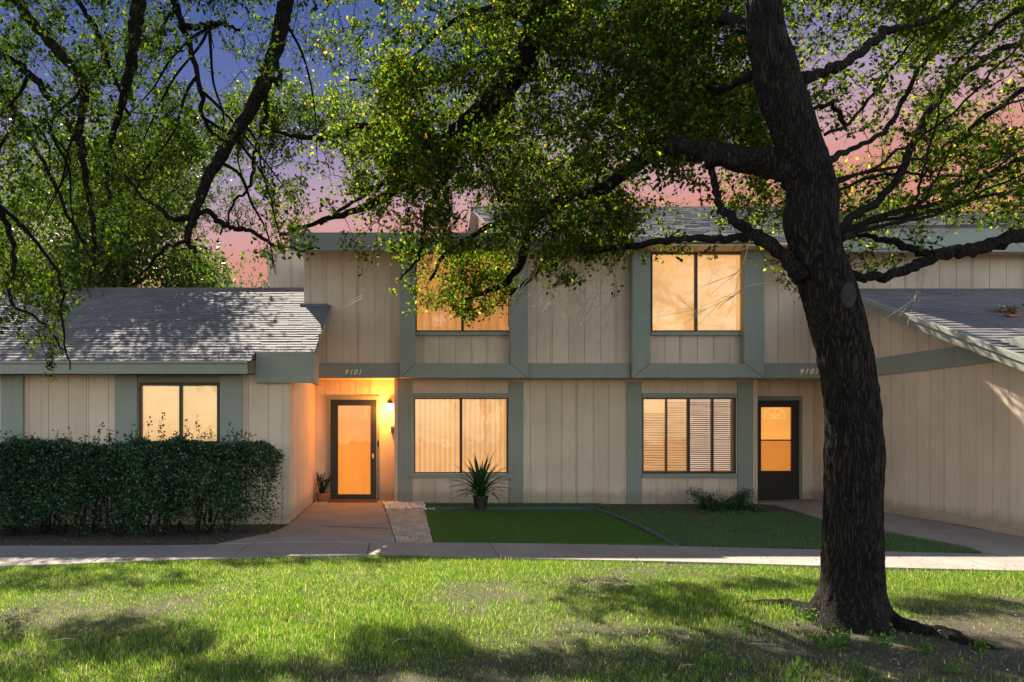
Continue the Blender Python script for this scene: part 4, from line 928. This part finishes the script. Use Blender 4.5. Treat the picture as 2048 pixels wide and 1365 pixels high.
bgtree(-13.5, 25, 9.4, 3.4, 12000, M['bgleaf'], 'tallest tree at the far left edge behind the house')
for (x, y, h, rd) in [(-7, -13, 7.5, 2.8), (-1, -16, 9, 3.2), (5, -14, 7, 2.8), (11, -16, 8.5, 3.0)]:
    bgtree(x, y, h, rd, 9000, M['bgleaf'], 'green tree standing across the lawn and facing the house')
for o in bpy.data.objects:
    if o.get('label', '') == 'green tree standing across the lawn and facing the house': o['group'] = 'trees facing the house'
# ------------------------------------------------------------------ hedge
hd = empty('hedge', (-4.6, 10.4, 0)); tag(hd, 'dense dark green clipped hedge along the left wing under its window', 'hedge')
hx0, hx1 = -8.6, -1.64
N = 150000; u = rng.random(N); hx = hx0 + (hx1 - hx0) * u
face = rng.random(N); hy = rng.uniform(9.75, 10.85, N); hz = rng.uniform(.1, 1.27, N)
m1 = face < .45; hy[m1] = 9.82 + np.abs(rng.normal(size=m1.sum())) * .12
m2 = (face >= .45) & (face < .75); hz[m2] = 1.24 - np.abs(rng.normal(size=m2.sum())) * .07
lump = .10 * np.sin(hx * 2.6) + .07 * np.sin(hx * 6.3 + 1) + .08 * np.sin(hz * 5 + hx * 2)
hy += lump * (hy < 10.2); hz += .04 * np.sin(hx * 3.3 + hy * 3) + .03 * np.sin(hx * 8) + .02 * np.sin(hx * 17 + hy * 9) - .22 * np.clip((hx + 2.0) / .42, 0, 1) ** 2 * (hz > .9)
low = hz < .33 + .12 * np.sin(hx * 4.2) + .1 * np.sin(hx * 9.1); keep = ~(low & (rng.random(N) < .75))
endr = (hx1 - hx); keep &= ~((endr < .35) & (rng.random(N) < (.55 - endr) )) ; keep &= ~((hz < .75) & (endr < .45) & (hx > -2.1) & (rng.random(N) < .5))
clump = np.sin(hx * 13 + hz * 9) * np.sin(hz * 17 - hx * 5) + rng.normal(size=N) * .5; keep &= ~((clump < -.75) & m1)
hp = np.stack([hx, hy, hz], 1)[keep]
spr = []
T = Tubes()
for k in range(95):
    sx = rng.uniform(-7, -1.9); sy = rng.uniform(9.95, 10.6); hh = rng.uniform(.08, .2) if k > 7 else rng.uniform(.25, .42); base = np.array([sx, sy, 1.2]); tipp = base + np.array([rng.normal() * .05, rng.normal() * .03, hh + .05])
    tt = np.linspace(0, 1, 5)[:, None]; T.add(base + (tipp - base) * tt + rng.normal(size=(5, 3)) * .006, .003, .0015); nn_ = int(hh * 70) + 4; r_ = rng.random(nn_)[:, None]; spr.append(base + (tipp - base) * r_ + rng.normal(size=(nn_, 3)) * .02)
for k in range(150):
    sx = rng.uniform(hx0 + .2, hx1 - .75); sy = rng.uniform(10.0, 10.6); T.add(np.array([[sx, sy, 0], [sx + rng.normal() * .08, sy, .35], [sx + rng.normal() * .2, sy - .1, .8], [sx + rng.normal() * .3, sy - .2, 1.1]]), .016, .004, 4)
T.build('stems', M['darktwig'], hd)
hp = np.vstack([hp] + spr); v, idx = leaf_quads(hp, .036, droop=-.2); np_mesh('foliage', v, (idx, 4), M['hedgeleaf'], hd)
# ------------------------------------------------------------------ potted plants, shrub, weeds
pc = (X(961, 13.15), 13.15); yp = empty('potted_plant', (pc[0], pc[1], 0)); tag(yp, 'spiky dark green plant in a black pot before the blinds window', 'potted plant')
mb = MB(); mb.lathe((pc[0], pc[1], .05), [(.105, 0), (.135, .2), (.145, .2), (.145, .225), (.125, .225), (.12, .19), (.02, .19)], 24); mb.build('pot', M['blackpot'], yp, smooth=False)
mb = MB()
for k in range(74):
    a = k * 2.39996; f = (k / 74) ** .8; el = math.radians(86 - 66 * f + random.uniform(-6, 6)); L_ = random.uniform(.6, .82) * (1 - .3 * f); dirx, diry = math.cos(a), math.sin(a); w = random.uniform(.024, .034)
    p = Vector((pc[0] + dirx * .03, pc[1] + diry * .03, .27 + .22 * (1 - f) * random.random())); prev = None; e = el
    for s in range(7):
        t = s / 6; ww = w * (1 - t ** 2.2) * (.6 + .4 * min(1, t * 5)) + .0005; side = Vector((-diry, dirx, 0)) * ww
        cur = (p - side, p + Vector((0, 0, -.006)), p + side)
        if prev: mb.poly([prev[0], prev[1], cur[1], cur[0]]); mb.poly([prev[1], prev[2], cur[2], cur[1]])
        prev = cur; p = p + Vector((dirx * math.cos(e), diry * math.cos(e), math.sin(e))) * (L_ / 6); e -= (.05 + .26 * f) * (.5 + t)
mb.build('leaves', M['yucca'], yp)
pc = (X(645, 14.72), 14.72); tp_ = empty('potted_plant', (pc[0], pc[1], 0)); tag(tp_, 'terracotta pot of bare dark stems left of the orange door', 'potted plant')
mb = MB(); mb.lathe((pc[0], pc[1], .027), [(.10, 0), (.125, .12), (.14, .12), (.14, .16), (.12, .16), (.115, .12), (.02, .12)], 20); mb.build('pot', M['terracotta'], tp_)
T = Tubes(); pts_ = []
for k in range(16):
    a = rng.uniform(0, 6.28); e = rng.uniform(.9, 1.45); L_ = rng.uniform(.28, .5); d_ = np.array([math.cos(a) * math.cos(e), math.sin(a) * math.cos(e) * .5, math.sin(e)]); b0 = np.array([pc[0], pc[1], .15]) + rng.normal(size=3) * .03
    q_ = b0 + d_ * L_ * np.linspace(0, 1, 5)[:, None] + rng.normal(size=(5, 3)) * .012; T.add(q_, .014, .008, 5)
    pts_.append(q_[rng.integers(2, 5, 14)] + rng.normal(size=(14, 3)) * .03)
T.build('stems', M['darktwig'], tp_)
v, idx = leaf_quads(np.vstack(pts_), .05, aspect=.35); np_mesh('leaves', v, (idx, 4), M['yucca'], tp_)
sh = empty('shrub', (X(1445, 13.2), 13.2, 0)); tag(sh, 'low ragged green shrub under the mini blind window', 'shrub')
T = Tubes(); pts_ = []
for (bx, by, tx, ty) in [(1430, 1020, 1383, 984), (1430, 1022, 1400, 1002), (1435, 1022, 1420, 992), (1440, 1022, 1440, 1000), (1450, 1024, 1455, 998), (1460, 1024, 1482, 982), (1465, 1026, 1485, 992), (1470, 1028, 1500, 1012), (1480, 1030, 1508, 1022), (1425, 1018, 1410, 1012), (1450, 1028, 1430, 1018), (1465, 1028, 1470, 1008)]:
    Zs = 13.2; a = np.array(P(bx, by, Zs)); a[2] = max(a[2], 0); b2 = np.array(P(tx, ty, Zs)) ; b2[1] += rng.normal() * .15
    q_ = a + (b2 - a) * np.linspace(0, 1, 6)[:, None]; T.add(q_, .008, .003, 4)
    for s in q_[1:]:
        pts_.append(s + rng.normal(size=(150, 3)) * np.array([.065, .09, .04]))
T.build('stems', M['darktwig'], sh); pp = np.vstack(pts_); pp[:, 2] = np.maximum(pp[:, 2], .02)
v, idx = leaf_quads(pp, .035, aspect=.4); np_mesh('foliage', v, (idx, 4), M['hedgeleaf'], sh)
for (px, py, s) in [(1655, 1300, 1.0), (1690, 1292, .8), (1772, 1298, .9), (1640, 1285, .7), (1852, 1308, .7), (1610, 1240, .6), (1495, 1262, .6), (1730, 1350, .8), (1590, 1350, .6), (1905, 1350, .7), (1420, 1330, .6), (1960, 1300, .6)]:
    x, y = G(px, py); w = empty('weed', (x, y, 0)); tag(w, 'small leafy green weed in the bare soil around the oak', 'weed', 'weeds around the oak')
    T = Tubes(); pts_ = []
    for k in range(int(7 * s) + 3):
        a = rng.uniform(0, 6.28); e = rng.uniform(.3, 1.1); L_ = s * rng.uniform(.08, .2); d_ = np.array([math.cos(a) * math.cos(e), math.sin(a) * math.cos(e), math.sin(e)]); q_ = np.array([x, y, 0]) + d_ * L_ * np.linspace(0, 1, 4)[:, None]; T.add(q_, .002, .001); pts_.append(q_[rng.integers(1, 4, 9)] + rng.normal(size=(9, 3)) * .015)
    T.build('stem', M['weed'], w); v, idx = leaf_quads(np.vstack(pts_), .028, droop=-.1, aspect=.7); np_mesh('leaves', v, (idx, 4), M['weed'], w)
# fallen sticks
def stick(px, py, L_, ang):
    x, y = G(px, py); d_ = Vector((math.cos(ang), math.sin(ang), 0)); mb = MB(); p = Vector((x, y, .035)); pts = []
    for i in range(5): pts.append(p + d_ * L_ * (i / 4 - .5) + Vector((random.uniform(-1, 1), random.uniform(-1, 1), random.uniform(-.5, .8))) * .012)
    mb.tube(pts, [.003, .0035, .003, .002, .001], 6); mb.tube([pts[3], pts[3] + Vector((d_.y, -d_.x, .2)) * .07], [.003, .001], 5)
    tag(mb.build('fallen_twig', M['twig']), 'thin pale fallen twig lying in the lawn grass', 'twig', 'twigs fallen on the lawn')
for (a, b_, c, d) in [(1300, 1270, .18, 1.0), (1360, 1345, .14, 1.1), (1410, 1170, .2, .8), (620, 1250, .16, .5), (130, 1290, .14, .4), (800, 1290, .14, .8), (1000, 1330, .12, 1.4), (1880, 1275, .16, 1.1), (1530, 1300, .18, -.3)]: stick(a, b_, c, d)
# debris on the right roof
def onroof(px, py):
    t = (py - CY) / F; # EYE - t*Z = roofR(Z)
    Z = (EYE - 3.62 + slope * 12.6) / (slope + t); return Vector((X(px, Z), Z, EYE - t * Z + .02))
mb = MB(); c_ = onroof(2027, 637)
mb.hexa([c_ + Vector(v_) for v_ in ((-.1, -.04, 0), (.12, -.02, 0), (.12, .06, .02), (-.1, .05, .02), (-.1, -.04, .035), (.12, -.02, .035), (.12, .06, .055), (-.1, .05, .055))]); tag(mb.build('brick', M['brick'], bevel=.004), 'red brick piece lying on the right wing roof', 'brick')
c_ = np.array(onroof(2018, 629)); pp = c_ + rng.normal(size=(120, 3)) * np.array([.09, .04, .03]) + [0, 0, .05]; v, idx = leaf_quads(pp, .06); tag(np_mesh('leaf_pile', v, (idx, 4), M['dryleaf']), 'small pile of dry leaves on the right wing roof above the red brick', 'leaf pile', kind='stuff')
# litter on paths and soil
pp = []
for _ in range(2600):
    px = rng.uniform(-100, 2150); py = rng.uniform(1040, 1365) if rng.random() < .5 else rng.uniform(1085, 1145); x, y = G(px, py); 
    if rng.random() < .55 and px < 1100 and py > 1150: continue
    pp.append((x, y, .03 + gz(x, y)))
for _ in range(900): x = rng.uniform(-6, -1.7); y = rng.uniform(9.1, 9.75); pp.append((x, y, .01))
pp = np.array(pp); v, idx = leaf_quads(pp, .026, droop=0, aspect=.5); v[:, 2] = pp.repeat(4, 0)[:, 2] + (v[:, 2] - pp.repeat(4, 0)[:, 2]) * .3
tag(np_mesh('leaf_litter', v, (idx, 4), M['dryleaf']), 'scattered dry fallen leaves on lawn and walk', 'leaf litter', kind='stuff')
# ------------------------------------------------------------------ grass
def fbm(x, y, s, seed):
    r = np.random.default_rng(seed); o = np.zeros_like(x); a = 1
    for k in range(4):
        for j in range(3):
            th = r.uniform(0, 6.28); f = s * (1.9 ** k) * r.uniform(.8, 1.2); o += a * np.sin((x * math.cos(th) + y * math.sin(th)) * f + r.uniform(0, 6.28))
        a *= .6
    return o / 4.0
def blades(x, y, z, hgt, wid, lean=.5):
    N = len(x); a = rng.uniform(0, 6.2832, N); w = wid * rng.uniform(.7, 1.3, N); la = rng.uniform(0, 6.2832, N); ln = rng.random(N) * lean * hgt
    v = np.empty((N, 3, 3)); v[:, 0] = np.stack([x - np.cos(a) * w, y - np.sin(a) * w, z], 1); v[:, 1] = np.stack([x + np.cos(a) * w, y + np.sin(a) * w, z], 1)
    v[:, 2] = np.stack([x + np.cos(la) * ln, y + np.sin(la) * ln, z + hgt * np.sqrt(1 - (ln / (hgt + 1e-6)) ** 2 * .8)], 1); return v.reshape(-1, 3), np.arange(N * 3)
frx = np.linspace(-9, 12, 400); fry = np.array([smooth_interp(FR, x) for x in frx])
N = 620000
y = 3.3 + (8.9 - 3.3) * rng.random(N) ** .9; x = rng.uniform(-5.8, 9.5, N)
vis = (x > (-130 - CX) * y / F - .6) & (x < (2200 - CX) * y / F + .6); x, y = x[vis], y[vis]
edge_ = np.interp(x, frx, fry); k = y < edge_ - .01 + .02 * rng.normal(size=len(x)); x, y = x[k], y[k]
tx, ty = G(1700, 1260)
bare_ = np.exp(-(((x - tx - .1) / 1.25) ** 2 + ((y - ty + .35) / .75) ** 2)); fb = fbm(x, y, 2.6, 5); fb2 = fbm(x, y, 7, 9)
dens = 1 - .85 * np.clip(bare_ * 1.7 + .25 * fb2 * (bare_ > .1), 0, 1); dens *= np.clip(.92 + .42 * fb + .28 * fb2, .3, 1)
rightsoil = np.clip((x - .8) / 2.5, 0, 1) * np.clip((5.6 - y) / 1.0, 0, 1); dens *= 1 - .35 * rightsoil
k = rng.random(len(x)) < dens; x, y, fb = x[k], y[k], fb[k]
hh = (.028 + .024 * rng.random(len(x)) + .018 * np.clip(fb, -1, 1)); tall = rng.random(len(x)) < .01; hh[tall] *= 1.9
v, idx = blades(x, y, np.full(len(x), -.01), hh, .0032, .8)
tag(np_mesh('grass', v, (idx, 3), M['grass']), 'sunlit rough front lawn grass below the sidewalk', 'grass', kind='stuff')
# right-hand lawn by the house
poly = [G(1200, 1012), G(1195, 1020), G(1357, 1096), G(1640, 1102), G(1900, 1110), G(1962, 1108), G(1900, 1092), G(1770, 1068), G(1690, 1054), G(1610, 1036), G(1545, 1018), G(1510, 1012)]
N = 90000; tx_ = rng.uniform(.3, 4.3, N); ty_ = rng.uniform(9.3, 13.2, N); k = np.array([inside(a, b_, turf) for a, b_ in zip(tx_, ty_)]); tx_, ty_ = tx_[k], ty_[k]
v, idx = blades(tx_, ty_, np.full(len(tx_), .018), .016 + .008 * rng.random(len(tx_)), .003, .9)
tag(np_mesh('turf_pile', v, (idx, 3), M['turfblade']), 'short bright green plastic pile of the artificial turf', 'turf', kind='stuff')
N = 190000; x = rng.uniform(2.2, 8.2, N); y = rng.uniform(8.6, 14.3, N); k = np.array([inside(a, b_, poly) for a, b_ in zip(x, y)]); x, y = x[k], y[k]
fb = fbm(x, y, 3, 11); k = rng.random(len(x)) < np.clip(.8 + .75 * fb - np.clip((y - 11.9) / 1.6, 0, 1) * 1.1, .06, 1); x, y = x[k], y[k]
v, idx = blades(x, y, np.array([gz(a, b_) for a, b_ in zip(x, y)]), .035 + .02 * rng.random(len(x)), .004, .7)
tag(np_mesh('grass', v, (idx, 3), M['grass_far']), 'shaded short lawn between the turf and the paved pad', 'grass', kind='stuff')
# strip of grass against the wall behind the edging
x = rng.uniform(.35, 3.9, 14000); y = rng.uniform(13.35, 14.33, 14000); v, idx = blades(x, y, np.zeros(14000), .03 + .03 * rng.random(14000), .004, .7)
tag(np_mesh('grass', v, (idx, 3), M['grass_far']), 'thin dark grass strip between the wall and the turf edging', 'grass', kind='stuff')
# ------------------------------------------------------------------ light, sky, camera
EL, AZ = math.radians(42), math.radians(19)      # behind the house, from the left
sd = Vector((-math.sin(AZ) * math.cos(EL), math.cos(AZ) * math.cos(EL), math.sin(EL)))
S = bpy.data.lights.new('sun', 'SUN'); S.energy = 5.0; S.angle = math.radians(.5); S.color = (1, .90, .74)
so = bpy.data.objects.new('sun', S); col.objects.link(so); so.rotation_euler = (-sd).to_track_quat('-Z', 'Y').to_euler()
w = bpy.data.worlds.new('World'); bpy.context.scene.world = w; w.use_nodes = True; nt = w.node_tree; n = nt.nodes; l = nt.links
bg = n['Background']; sky = n.new('ShaderNodeTexSky'); sky.sky_type = 'NISHITA'; sky.sun_disc = False; sky.sun_elevation = EL; sky.sun_rotation = -AZ
bg.inputs['Strength'].default_value = 1
tc = n.new('ShaderNodeTexCoord'); sp = n.new('ShaderNodeSeparateXYZ'); l.new(tc.outputs['Generated'], sp.inputs[0])
skc = mix(nt, 1, sky.outputs[0], (.218, .182, .152, 1), 'MULTIPLY'); skc = mix(nt, 1, skc, ramp(nt, sp.outputs['Z'], [(.1, (1, 1, 1)), (.45, (.75, .75, .75)), (.8, (.38, .38, .38))]), 'MULTIPLY')
nz = noise(nt, tc.outputs['Generated'], 3.0, 5)
zz = math_(nt, 'ADD', math_(nt, 'ADD', sp.outputs['Z'], math_(nt, 'MULTIPLY', nz, .07)), math_(nt, 'ADD', math_(nt, 'MULTIPLY', sp.outputs['X'], -.11), -.035))
def kc(r, g, b_): c = lin(r, g, b_); return (c[0], c[1], c[2], 1)
grad = ramp(nt, zz, [(0, kc(222, 140, 112)), (.235, kc(222, 152, 138)), (.27, kc(214, 164, 168)), (.315, kc(186, 160, 184)), (.37, kc(142, 138, 180)), (.44, kc(100, 114, 170)), (.52, kc(78, 100, 164)), (.75, kc(60, 80, 140))])
gm = n.new('ShaderNodeVectorMath'); gm.operation = 'SCALE'; l.new(grad, gm.inputs[0]); gm.inputs['Scale'].default_value = K
fac = ramp(nt, sp.outputs['Y'], [(.05, (0, 0, 0)), (.45, (1, 1, 1))])
fin = mix(nt, fac, skc, gm.outputs[0]); l.new(fin, bg.inputs['Color'])
cam = bpy.data.cameras.new('camera'); co = bpy.data.objects.new('camera', cam); col.objects.link(co); co.location = (0, 0, EYE); co.rotation_euler = (math.pi / 2, 0, 0)
cam.sensor_width = 36; cam.lens = F / 2048 * 36; cam.shift_x = (1024 - CX) / 2048; cam.shift_y = (CY - 682.5) / 2048; cam.clip_end = 500; cam.clip_start = .05
sc = bpy.context.scene; sc.camera = co; sc.render.engine = 'CYCLES'
sc.view_settings.view_transform = 'Standard'; sc.view_settings.look = 'None'; sc.view_settings.exposure = EXP; sc.view_settings.gamma = 1
sc.cycles.max_bounces = 6; sc.cycles.diffuse_bounces = 3; sc.cycles.transmission_bounces = 3; sc.cycles.transparent_max_bounces = 8
print('leaves', nA, nB, nD)
